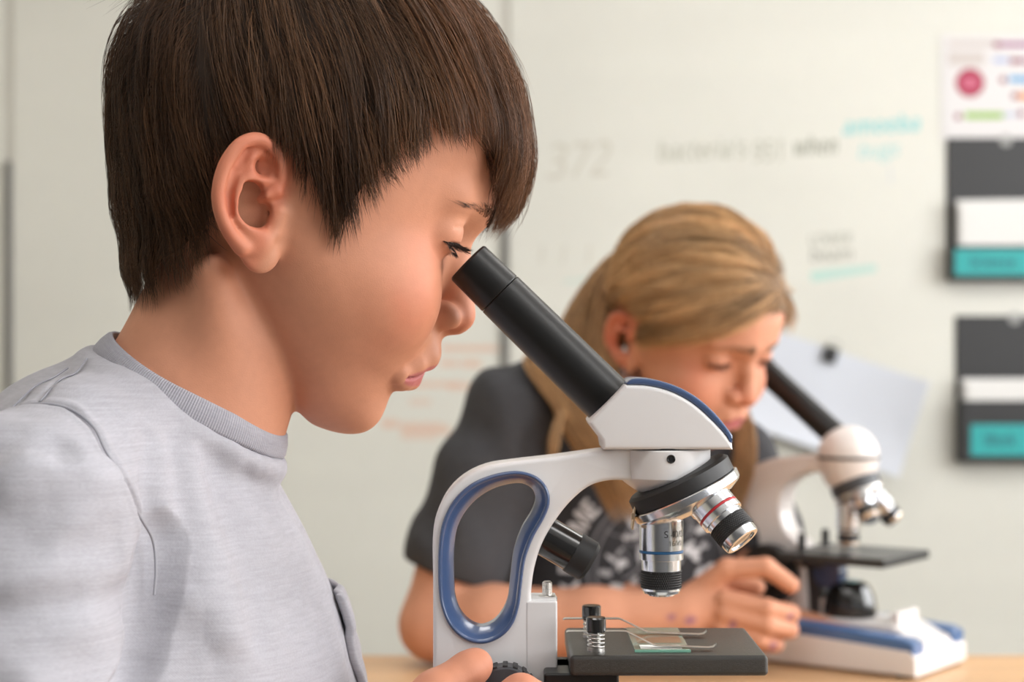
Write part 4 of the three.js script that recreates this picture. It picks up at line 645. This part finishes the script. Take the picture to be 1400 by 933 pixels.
  const shirtMat = new THREE.MeshPhysicalMaterial({ map: clothTex(0.42, 51), roughness: 0.92, sheen: 0.3, sheenColor: col(0.9, 0.9, 1), sheenRoughness: 0.6, bumpMap: weave, bumpScale: 0.0002 });
  const shirt = new THREE.Group(); shirt.name = 'tshirt'; shirt.userData.label = 'pale heather grey cotton t-shirt'; boy.add(shirt);
  part('shirt_cloth', home(mm(g)), shirtMat, shirt);
  const thread = new THREE.MeshStandardMaterial({ color: col(0.3, 0.3, 0.33), roughness: 1 }); for (const q of [armhole, sh1, sh2]) part('seam', home(mm(tube(q, q === armhole ? 0.65 : 0.5, 80, 6))), thread, shirt);
  // chest pocket
  { const pk = (x, y, z) => { const u = Math.max(Math.abs(z + 34) - 34, y - 936, 866 - y) ; const band = smoothstep(y, 914, 920); return smax(Math.abs(shirtF(x, y, z) - 1.9 - 1.6 * band - 1.2 * N3(y * 0.06, z * 0.08, 2)) - 2.2, Math.max(u, -140 - x), 2.2); }; const q = meshField(pk, [-140, 862, -74], [-40, 942, 6], 1.8, { lip: 1.9 }); mapVertices(q, 'uv', 2, uvOf); part('pocket', home(mm(q)), shirtMat, shirt, 'chest pocket'); }
  // ribbed collar
  { const NA = 260, prof = []; for (const [r, h] of [[3.6, -6.5], [4.2, -4], [3, 0.5], [1, 4.6], [-0.6, 5.8], [-2.2, 5], [-1.6, 0], [-0.4, -6]]) prof.push([r, h]); const P = [], U = [], I = [], m = prof.length; for (let i = 0; i <= NA; i++) { const a = i / NA * Math.PI * 2; prof.forEach(([r, h], j) => { P.push(...ringAt(a, r + 0, h + 1)); U.push(i / NA * 4, j / m); }); if (i < NA) for (let j = 0; j < m; j++) { const p = i * m + j, q = i * m + (j + 1) % m; I.push(p, q, p + m, q, q + m, p + m); } }
    const c = new THREE.BufferGeometry(); c.setAttribute('position', new THREE.Float32BufferAttribute(P, 3)); c.setAttribute('uv', new THREE.Float32BufferAttribute(U, 2)); c.setIndex(I); c.computeVertexNormals(); const rib = dataTexture(512, 32, (u) => 0.5 + 0.5 * Math.sin(u * Math.PI * 2 * 64), false, [1, 1]);
    part('collar', home(mm(c)), new THREE.MeshStandardMaterial({ map: clothTex(0.6, 71), color: col(0.93, 0.93, 0.95), roughness: 0.95, bumpMap: rib, bumpScale: 0.0003, side: THREE.DoubleSide }), shirt, 'ribbed collar'); }
  // shorts and stool
  const legs = (x, y, z) => { let d = chain(x, y, z, [[-180, 690, 60, 98], [-180, 690, -60, 98]], 5); for (const s of [-1, 1]) d = smin(d, chain(x, y, z, [[-170, 660, s * 85, 84], [118, 648, s * 100, 70]], 8), 20); return smax(smax(d, y - 700, 6), x - 130, 4); };
  const lg = meshField(legs, [-290, 560, -190], [140, 706, 190], 8, { newton: 1 }); part('shorts', home(mm(lg)), new THREE.MeshStandardMaterial({ color: col(0.04, 0.05, 0.08), roughness: 0.9 }), boy);
  const st = thing('stool', 'round wooden stool under the boy', 'stool', [-0.17, 0, 0]); const wm = new THREE.MeshStandardMaterial({ color: col(0.5, 0.33, 0.18), roughness: 0.5 });
  part('seat', lathe([[0, 0.54], [0.15, 0.54], [0.165, 0.552], [0.165, 0.572], [0.15, 0.584], [0, 0.584]], 48), wm, st); for (let i = 0; i < 4; i++) { const a = i * Math.PI / 2 + 0.4; part('leg', tube([[0.12 * Math.cos(a), 0.54, 0.12 * Math.sin(a)], [0.2 * Math.cos(a), 0, 0.2 * Math.sin(a)]], 0.012, 4, 10), wm, st); }
}

// ------------------------------------------------------------------ the girl behind, at the second microscope
{
  const PX = 110, PZ = -1010, girl = thing('person', 'girl with long blonde hair and charcoal t-shirt at the rear microscope', 'person', [PX * MM, 0, PZ * MM]), home = (g) => g.translate(-PX * MM, 0, -PZ * MM);
  const pose = headPose([177, 1070, -931], -48 * Math.PI / 180, 29 * Math.PI / 180, 0.077).multiply(new THREE.Matrix4().makeScale(0.98, 0.98, 0.98)), inv = pose.clone().invert();
  const head = makeHead({ open: 0.55 }), SK = [0.62, 0.305, 0.2];
  const neck = [[-6, -30, 0, 36], [-12, -80, 0, 37], [-34, -125, 0, 42], [-62, -165, -10, 54]];
  const hf = (x, y, z) => smin(head.f(x, y, z), chain(x, y, z, neck, 10), 12);
  const hg = meshField(hf, [-120, -190, -92], [112, 122, 84], 2); mapVertices(hg, 'color', 3, headColour(SK, { head, rosy: 1.15 })); fit(hg, pose);
  // right forearm on the table, hand on the knob; left arm behind
  const arm = (x, y, z) => {
    let d = chain(x, y, z, [[4, 985, -955, 42], [-46, 870, -925, 40], [-74, 782, -905, 34], [-20, 786, -885, 36], [80, 790, -868, 32], [160, 797, -858, 23]], 14);
    d = smin(d, chain(x, y, z, [[232, 930, -1045, 40], [262, 850, -1010, 36], [250, 772, -960, 28], [330, 765, -900, 20]], 12), 2);
    d = smin(d, ell(x, y, z, 186, 806, -857, 34, 22, 17), 14);
    d = smin(d, chain(x, y, z, [[176, 818, -862, 13], [204, 843, -850, 10.5], [240, 846, -842, 9.2], [264, 829, -842, 8]], 3), 6);
    d = smin(d, chain(x, y, z, [[202, 814, -846, 11], [240, 808, -835, 9.4], [264, 801, -848, 8.6], [252, 796, -866, 7.6]], 3), 3); d = smin(d, chain(x, y, z, [[202, 802, -844, 11], [240, 793, -834, 9.2], [263, 786, -848, 8.4], [250, 782, -866, 7.4]], 3), 3); d = smin(d, chain(x, y, z, [[198, 789, -846, 10], [232, 779, -838, 8.4], [250, 772, -850, 7.6], [240, 769, -862, 7]], 3), 3);
    d = smin(d, chain(x, y, z, [[172, 808, -872, 12], [206, 826, -884, 10], [236, 822, -880, 8.6]], 3), 6);
    return d; };
  const ag = meshField(arm, [-125, 735, -1100], [365, 1040, -815], 3.2, { newton: 1 });
  const ink = [[208, 793, -830, 5, 6], [187, 784, -838, 7, 5], [168, 797, -836, 8, 5], [150, 800, -834, 6, 4], [246, 772, -842, 6, 5], [262, 800, -840, 5, 4]];
  const lower = (x, y, z) => { let d = ell(x, y, z, 110, 780, -1030, 120, 200, 84); d = smin(d, chain(x, y, z, [[50, 640, -1050, 90], [170, 640, -1050, 90]], 5), 50); for (const s of [-1, 1]) d = smin(d, chain(x, y, z, [[110 + s * 75, 560, -1050, 74], [110 + s * 85, 540, -720, 56], [110 + s * 85, 300, -700, 42], [110 + s * 85, 60, -720, 36], [110 + s * 85, 40, -620, 28]], 12), 25); return smax(d, 8 - y, 5); };
  const lg = meshField(lower, [-80, 0, -1160], [300, 980, -560], 10, { newton: 1 });
  for (const g of [ag, lg]) mapVertices(g, 'color', 3, (x, y, z) => { const k = 1 + 0.07 * N3(x * 0.05, y * 0.05, z * 0.05); let c = [SK[0] * k, SK[1] * k * 0.97, SK[2] * k * 0.93]; for (const [a, b, e, rx, ry] of ink) { const q = Math.hypot((x - a) / rx, (y - b) / ry, (z - e) / 16); if (q < 1) { const m = smoothstep(q, 1, 0.4) * 0.75; c = [lerp(c[0], 0.16, m), lerp(c[1], 0.06, m), lerp(c[2], 0.2, m)]; } } return c; });
  part('body', home(mm(mergeGeometries([hg, ag, lg]))), new THREE.MeshPhysicalMaterial({ vertexColors: true, roughness: 0.55, sheen: 0.3, sheenColor: col(1, 0.55, 0.45), sheenRoughness: 0.5, specularIntensity: 0.5 }), girl);
  faceDetails(girl, hf, pose, home, { iris: [0.1, 0.12, 0.14], lash: [0.05, 0.03, 0.02], brow: [0.22, 0.13, 0.07] });
  // t-shirt with a white print
  const shirtF = (x, y, z) => {
    let d = ell(x, y, z, 112, 860, -1035, 134, 172, 88); d = smin(d, ell(x, y, z, 112, 690, -1035, 132, 160, 98), 40);
    d = smin(d, chain(x, y, z, [[90, 985, -1010, 40], [40, 1000, -985, 42], [2, 988, -958, 46]], 10), 36); d = smin(d, chain(x, y, z, [[130, 965, -1020, 40], [190, 955, -1035, 40], [232, 932, -1045, 44]], 10), 36);
    let s = chain(x, y, z, [[2, 988, -956, 46], [-28, 920, -938, 50], [-54, 846, -922, 54]], 10); s = smax(s, 846 - y - (x + 108) * 0.34, 4); let s2 = chain(x, y, z, [[232, 932, -1045, 44], [258, 860, -1015, 46]], 10); d = smin(d, smin(s, s2, 2), 20);
    if (Math.abs(d) < 22) d -= 2.2 * N3(x * 0.02, y * 0.014, z * 0.02) + 2 * Math.sin((x * 0.8 + y * 0.35) * 0.12 + 3 * N3(x * 0.01, y * 0.01, 4)) * smoothstep(x, 90, 20) * smoothstep(y, 820, 900) + 0.6 * N3(x * 0.06, y * 0.05, z * 0.06);
    return smax(d, 610 - y, 8); };
  const sg = meshField(shirtF, [-125, 600, -1150], [325, 1060, -850], 4.2);
  mapVertices(sg, 'uv', 2, (x, y, z, nx, ny, nz) => (nz > -0.2 ? [(x + 110) / 440, (y - 620) / 440] : [0.02, 0.02]));
  const tex = canvasTexture(1024, 1024, (c, W, H) => {
    c.fillStyle = 'rgb(60,60,63)'; c.fillRect(0, 0, W, H); for (let i = 0; i < 9000; i++) { c.fillStyle = rnd() < 0.5 ? 'rgba(40,40,44,0.25)' : 'rgba(92,92,96,0.2)'; c.fillRect(rnd() * W, rnd() * H, rr(2, 14), 2); }
    const k = W / 440, X = (x) => (x + 110) * k, Y = (y) => H - (y - 620) * k; c.strokeStyle = 'rgba(168,168,172,0.85)'; c.fillStyle = 'rgba(232,232,234,1)'; c.lineCap = 'round';
    const cx = 150, cy = 832; c.lineWidth = 5.5; for (const r of [66, 74]) { c.beginPath(); c.arc(X(cx), Y(cy), r * k, 0, 7); c.globalAlpha = 0.8; c.stroke(); }
    c.globalAlpha = 1; // letters along the ring
    c.font = 'bold 62px sans-serif'; 'TAKE ME'.split('').forEach((ch, i) => { const a = Math.PI * (1.12 - i * 0.075) - 0.55 + Math.PI * 0.28; c.save(); c.translate(X(cx) - Math.cos(Math.PI - a) * -84 * k * -1, Y(cy) - Math.sin(a) * 84 * k); c.rotate(Math.PI / 2 - a); c.fillText(ch, -20, 0); c.restore(); });
    for (let i = 0; i < 70; i++) { const a = rr(0, 6.28), r = Math.sqrt(rnd()) * 58, x = X(cx + r * Math.cos(a)), y = Y(cy + r * Math.sin(a)); c.save(); c.translate(x, y); c.rotate(rr(0, 6.28)); c.globalAlpha = rr(0.55, 1); if (i % 3) { c.beginPath(); c.ellipse(0, 0, rr(10, 22), rr(5, 9), 0, 0, 7); c.fill(); } else { c.lineWidth = 4; c.beginPath(); c.moveTo(-26, 0); c.quadraticCurveTo(0, -18, 28, 2); c.stroke(); } c.restore(); }
    c.globalAlpha = 0.5; c.lineWidth = 6; for (let i = 0; i < 7; i++) { c.beginPath(); c.arc(X(cx + 20), Y(cy - 10), (70 + i * 9) * k, 0.2 + i * 0.05, 1.1 + i * 0.12); c.stroke(); } c.globalAlpha = 1;
  });
  const shirt = new THREE.Group(); shirt.name = 'tshirt'; shirt.userData.label = 'charcoal t-shirt with a white printed emblem'; girl.add(shirt);
  part('shirt_cloth', home(mm(sg)), new THREE.MeshStandardMaterial({ map: tex, roughness: 0.95 }), shirt);
  const bottoms = (x, y, z) => { let d = chain(x, y, z, [[50, 640, -1050, 96], [170, 640, -1050, 96]], 5); for (const s of [-1, 1]) d = smin(d, chain(x, y, z, [[110 + s * 75, 560, -1050, 82], [110 + s * 85, 540, -720, 64]], 12), 20); return smax(smax(d, y - 650, 5), z + 705, 4); };
  part('shorts', home(mm(meshField(bottoms, [-90, 450, -1160], [310, 660, -690], 9, { newton: 1 }))), new THREE.MeshStandardMaterial({ color: col(0.05, 0.07, 0.13), roughness: 0.9 }), girl);
  const st = thing('stool', 'round wooden stool under the girl', 'stool', [PX * MM, 0, -1.06]); const wm = new THREE.MeshStandardMaterial({ color: col(0.5, 0.33, 0.18), roughness: 0.5 });
  part('seat', lathe([[0, 0.43], [0.15, 0.43], [0.165, 0.442], [0.165, 0.46], [0.15, 0.47], [0, 0.47]], 48), wm, st); for (let i = 0; i < 4; i++) { const a = i * Math.PI / 2 + 0.4; part('leg', tube([[0.12 * Math.cos(a), 0.43, 0.12 * Math.sin(a)], [0.19 * Math.cos(a), 0, 0.19 * Math.sin(a)]], 0.012, 4, 10), wm, st); }
  // hair: swept from a parting on the far side over the ear, then hanging
  const scalpF = (x, y, z) => smin(smin(ell(x, y, z, -3, 32, 0, 92, 85, 73.5), chain(x, y, z, neck, 10), 14), smax(Math.hypot((x - 14) / 1.1, Math.abs(z)) - 66, Math.max(-70 - y, y - 60), 20), 16);
  const fr = hairFrame(scalpF, [-3, 28, 0], [66, 88, -36]);
  const pos = (phi, th, h) => { const d = fr.dir(phi, th), r = fr.scalp(phi, th) + h; return [fr.C[0] + d[0] * r, fr.C[1] + d[1] * r, fr.C[2] + d[2] * r]; };
  const toW = (p) => { const v = V(...p).applyMatrix4(pose); return [v.x, v.y, v.z]; };
  const list = [], tone = (i, j) => { const k = clamp(0.92 + 1.2 * N3(i * 3.1, j * 2.3, 8) + rr(-0.26, 0.3), 0.28, 1.55); return [0.56 * k, 0.34 * k, 0.165 * k]; };
  // keep off the face: a local point is hair-bearing when above the hairline on its side and behind the ear below it
  const bare = (x, y, z) => { const line = 62 - 0.0105 * Math.max(0, Math.abs(z) - 8) ** 2 - Math.max(0, (40 - x)) * 0.62; return (x > 0 && y < line - 2) || (x > -43 && x <= 0 && y < 17 && Math.abs(z) > 36); };
  const down = V(0, -1, 0);
  for (let tries = 0; list.length < 7600 && tries < 90000; tries++) {
    const phi0 = rr(-Math.PI, Math.PI), th0 = Math.acos(1 - rnd() * 1.5); const p0 = pos(phi0, th0, 0); if (bare(...p0)) continue;
    const L = rr(0.9, 1.9), lay = Math.pow(rnd(), 0.6), swirl = 0.2 * N3(phi0 * 2, th0 * 1.4, 3) + 0.08 * N3(phi0 * 7, th0 * 3, 6), pts = []; let stop = false;
    for (let i = 0; i <= 10 && !stop; i++) { const t = i / 10, th = Math.min(th0 + L * t, 2.5), ph = phi0 + swirl * t + 0.03 * N3(phi0 * 16, t * 3, 2); const q = pos(ph, th, 0.8 + smoothstep(t * L, 0, 0.3) * (4 + 9 * lay) * (1 + 0.3 * N3(ph * 9, th * 3, 5))); if (bare(...q) || q[1] < -62) stop = true; else pts.push(q); }
    if (pts.length < 4) continue;
    const W = pts.map(toW); const end = W[W.length - 1], e = pts[pts.length - 1];
    if (stop && e[0] < -38) { const hang = rr(90, 170); const v0 = V(...W[W.length - 1]).sub(V(...W[W.length - 2])).normalize(); let p = V(...end), v = v0.clone(); const n = 7; for (let i = 0; i < n; i++) { v.lerp(down, 0.35).normalize(); p = p.clone().addScaledVector(v, hang / n); const s = shirtF(p.x, p.y, p.z); if (s < 3) { const g = V(shirtF(p.x + 1, p.y, p.z) - s, shirtF(p.x, p.y + 1, p.z) - s, shirtF(p.x, p.y, p.z + 1) - s).normalize(); p.addScaledVector(g, 3 - s + 4 * lay); } W.push([p.x, p.y, p.z]); } }
    list.push({ pts: W, c: tone(phi0, th0), r: rr(0.26, 0.5) });
  }
  // hanging tresses along guides in space: [x, y, z, spread]
  const tress = (guide, n, r0, r1) => { const c = new THREE.CatmullRomCurve3(guide.map((g) => V(g[0], g[1], g[2]))), m = guide.length - 1; for (let i = 0; i < n; i++) { const a = rr(0, 6.283), q = Math.sqrt(rnd()), t0 = rr(0, 0.25), t1 = rr(0.75, 1), pts = []; for (let k = 0; k <= 10; k++) { const t = lerp(t0, t1, k / 10), p = c.getPoint(t), j = Math.min(Math.floor(t * m), m - 1), w = lerp(guide[j][3], guide[j + 1][3], t * m - j) * q; const wob = 0.5 * N3(i * 0.37, t * 3, 2); pts.push([p.x + Math.cos(a + wob) * w, p.y + 0.2 * Math.sin(a) * w, p.z + Math.sin(a + wob) * w * 0.55]); } list.push({ pts, c: tone(a, i * 0.013), r: rr(r0, r1) }); } };
  tress([[134, 1164, -985, 12], [106, 1138, -980, 18], [84, 1100, -970, 24], [66, 1060, -955, 26], [60, 1010, -930, 26], [80, 950, -905, 16]], 1300, 0.28, 0.5);
  tress([[150, 1160, -960, 16], [116, 1130, -945, 22], [100, 1090, -935, 20], [90, 1040, -920, 18], [88, 990, -905, 18], [100, 940, -898, 12]], 800, 0.28, 0.5);
  tress([[72, 1086, -952, 20], [62, 1040, -935, 30], [72, 985, -905, 30], [96, 935, -895, 26], [112, 880, -905, 14]], 900, 0.28, 0.5);
  tress([[40, 1052, -960, 14], [22, 1040, -930, 12], [46, 1000, -902, 10], [78, 960, -890, 8]], 260, 0.28, 0.45);
  tress([[52, 1000, -900, 4], [42, 970, -884, 6], [38, 935, -880, 5]], 90, 0.28, 0.4);
  tress([[226, 1010, -1000, 10], [236, 970, -985, 13], [236, 935, -975, 13], [222, 880, -965, 8]], 420, 0.28, 0.5);
  const hair = new THREE.Group(); hair.name = 'hair'; hair.userData.label = 'long straight blonde hair tucked behind one ear'; girl.add(hair);
  part('hair_strands', home(mm(strandMesh(list, 0.4, 0.3))), new THREE.MeshPhysicalMaterial({ vertexColors: true, roughness: 0.4, specularIntensity: 0.8 }), hair).userData.kind = 'stuff';
  { const NA = 140, NT = 90, P = [], I = [], ok = []; for (let i = 0; i <= NA; i++) for (let j = 0; j <= NT; j++) { const phi = -Math.PI + i / NA * 2 * Math.PI, th = Math.max(0.001, j / NT * 2.3), p = pos(phi, th, 3.5), q = pos(phi, th, 0); ok.push(!bare(q[0] + 3, q[1] - 5, q[2]) && !bare(q[0] + 2, q[1], q[2]) && q[1] > -60); P.push(...toW(p)); } for (let i = 0; i < NA; i++) for (let j = 0; j < NT; j++) { const a = i * (NT + 1) + j, b = a + 1, c = a + NT + 1, d = c + 1; if (ok[a] && ok[b] && ok[c] && ok[d]) I.push(a, b, c, b, d, c); }
    const g = new THREE.BufferGeometry(); g.setAttribute('position', new THREE.Float32BufferAttribute(P, 3)); g.setIndex(I); g.computeVertexNormals(); part('hair_roots', home(mm(g)), new THREE.MeshStandardMaterial({ color: col(0.17, 0.1, 0.05), roughness: 0.8, side: THREE.DoubleSide }), hair); }
}

// ------------------------------------------------------------------ the second microscope
{
  const sc = thing('microscope', 'white microscope with a round head used by the girl', 'microscope', [0.334, 0.742, -0.93]); sc.rotation.y = -36 * Math.PI / 180;
  const put = (name, g, m, parent = sc, label) => part(name, mm(g), m, parent, label);
  const rearBlue = new THREE.MeshPhysicalMaterial({ color: col(0.06, 0.14, 0.32), roughness: 0.3, clearcoat: 0.5 });
  const cream = new THREE.MeshPhysicalMaterial({ color: col(0.74, 0.70, 0.68), roughness: 0.35, clearcoat: 0.3 });
  // base with sloping blue shoulders
  { const b = []; b.push(extrude([[-96, 0], [98, 0], [98, 17], [92, 24], [-90, 34], [-96, 30]], -62, 62, 2.5, 0.5)); put('base', b[0].translate(0, 3, 0), cream);
    for (const s of [-1, 1]) put('base_shoulder', extrude([[-84, 33], [96, 21], [96, 33], [88, 37], [-80, 48], [-86, 44]], 0, 26, 3, 0.5).translate(0, 0, s > 0 ? 35 : -61), rearBlue, sc, 'blue painted shoulder of the base');
    put('base_deck', extrude([[-80, 34], [60, 34], [92, 24], [92, 30], [62, 44], [-78, 48]], -34, 34, 1.5, 0.5), cream); put('front_plate', rbox(56, 64, 36, 56, -24, 24, 1.5).rotateZ(0), cream);
    for (const [x, z] of [[-80, -50], [-80, 50], [84, -50], [84, 50]]) put('rubber_foot', lathe([[0, 0], [9, 0], [10, 3], [0, 3.2]], 20).translate(x, 0, z), rubber);
    put('vent_slot', rbox(-78, -46, 14, 19, 61.5, 62.6, 0.4), rubber); }
  // lamp housing
  put('lamp_housing', lathe([[0, 46], [26, 46], [26.5, 52], [24, 66], [19, 76], [13, 80], [0, 80]], 12, 0.3).translate(2, 0, 0), blackGloss); put('lamp_lens', lathe([[0, 82], [8, 81], [11, 79.6]], 24).translate(2, 0, 0), new THREE.MeshPhysicalMaterial({ color: col(0.45, 0.7, 0.68), roughness: 0.1, clearcoat: 1 }));
  // curved arm and pillar
  { const out = smoothPath([[-58, 46], [-84, 100], [-112, 130], [-120, 160], [-110, 182], [-86, 196], [-52, 203], [-18, 206]], 60, false), inn = smoothPath([[-18, 188], [-44, 184], [-62, 172], [-68, 152], [-62, 128], [-44, 112], [-40, 90], [-36, 46]], 60, false); put('arm', extrude([...out, ...inn], -17, 17, 3, 0.7), cream); }
  put('rack_block', rbox(-40, -26, 46, 112, -12, 12, 1.5), darkGrey); put('rack_foot', rbox(-40, -18, 44, 62, -10, 10, 2), cream); put('stage_gear', lathe([[0, -9], [15, -9], [15, 9], [0, 9]], 32).rotateX(Math.PI / 2).translate(-18, 88, 4), blueEnamel);
  for (const s of [-1, 1]) { const k = new THREE.Group(); k.name = 'focus_knob'; sc.add(k); put('knob_body', lathe([[0, 0], [12, 0], [12, 6], [28, 7], [30, 9], [30, 24], [28, 26], [0, 26]], 48).rotateX(s * Math.PI / 2).translate(-72, 84, s * 16), blackSatin, k); put('fine_knob', lathe([[0, 26], [14, 26], [14.5, 27], [14.5, 38], [13, 39.5], [0, 39.5]], 40).rotateX(s * Math.PI / 2).translate(-72, 84, s * 16), blackGloss, k); const ribs = []; for (let i = 0; i < 30; i++) { const a = i / 30 * Math.PI * 2; ribs.push(rbox(-0.9, 0.9, 29.2, 30.8, 10, 23, 0.3, 1).rotateZ(a)); } put('grip_ribs', merge(ribs).scale(1, 1, s).translate(-72, 84, s * 16), rubber, k); }
  // ball head
  { const pr = []; for (let i = 0; i <= 24; i++) { const a = -Math.PI / 2 + i / 24 * Math.PI; pr.push(a < 0 ? [30 * Math.pow(Math.cos(a), 0.62), 205 - 38 * Math.pow(Math.sin(-a), 1.15)] : [30 * Math.cos(a), 205 + 29 * Math.sin(a)]); } put('head', lathe(pr, 56, 1.2), cream); put('head_seam', lathe([[29.6, 201], [30.6, 201.2], [30.6, 204.2], [29.6, 204.4]], 56), rubber); }
  { const d = [-0.78, 0.63, 0]; put('eyepiece_tube', aim(lathe([[0, 0], [13, 0], [12.6, 88], [0, 88]], 48), [-12, 222, 0], d), blackSatin); put('eyepiece', aim(lathe([[0, 88.4], [12.8, 88.4], [12.8, 112], [11, 114], [8, 113], [0, 112]], 48), [-12, 222, 0], d), blackSatin); }
  // nosepiece and objectives
  { const np = new THREE.Group(); np.name = 'nosepiece'; sc.add(np); const ga = 0.42, n = [Math.sin(ga), -Math.cos(ga), 0], dd = [Math.cos(ga), Math.sin(ga), 0], ap = [0, 192, 0];
    put('nosepiece_disc', aim(lathe([[0, 10], [22, 12], [25, 15], [25, 22], [24, 26], [0, 27]], 48), ap, n), darkGrey, np); put('click_ring', aim(lathe([[0, 26], [25.6, 26], [25.6, 29], [20, 33], [0, 35]], 48), ap, n), steel, np);
    for (const [phi, len] of [[Math.PI, 78], [Math.PI / 3, 64], [-Math.PI / 3, 70]]) { const o = new THREE.Group(); o.name = 'objective'; np.add(o); const c = Math.cos(ga), s = Math.sin(ga), dir = [c * n[0] + s * Math.cos(phi) * dd[0], c * n[1] + s * Math.cos(phi) * dd[1], s * Math.sin(phi)]; put('barrel', aim(lathe([[9, 26], [12, 30], [12, len - 18], [10, len - 15], [10, len - 2], [8, len], [0, len]], 36, 0.4), ap, dir), chrome, o); put('knurled_grip', aim(lathe([[10, len - 13], [10.8, len - 12.4], [10.8, len - 6], [10, len - 5.4]], 36), ap, dir), rubber, o); put('tip_ring', aim(lathe([[10, len - 4], [10.3, len - 3.8], [10.3, len - 2.4], [10, len - 2.2]], 36), ap, dir), brass, o); } }
  // stage with clips
  put('stage', rbox(-52, 62, 101, 110, -56, 52, 2, 3), new THREE.MeshStandardMaterial({ color: col(0.03, 0.033, 0.035), roughness: 0.3 }), sc, 'black square stage'); put('stage_bracket', rbox(-44, -20, 92, 102, -18, 18, 1.5), darkGrey);
  for (const z of [-26, 26]) { const c = new THREE.Group(); c.name = 'stage_clip'; sc.add(c); put('clip_post', lathe([[0, 110], [4, 110], [4, 126], [2.6, 127], [0, 127]], 20).translate(-38, 0, z), blackSatin, c); put('clip_blade', rbox(-44, 14, 113, 113.8, z - 3, z + 3, 0.3), steel, c); }
  put('stage_opening', lathe([[9, 110.1], [11, 110.4], [12, 110.1]], 32), steel);
}

renderer.render(scene, camera);
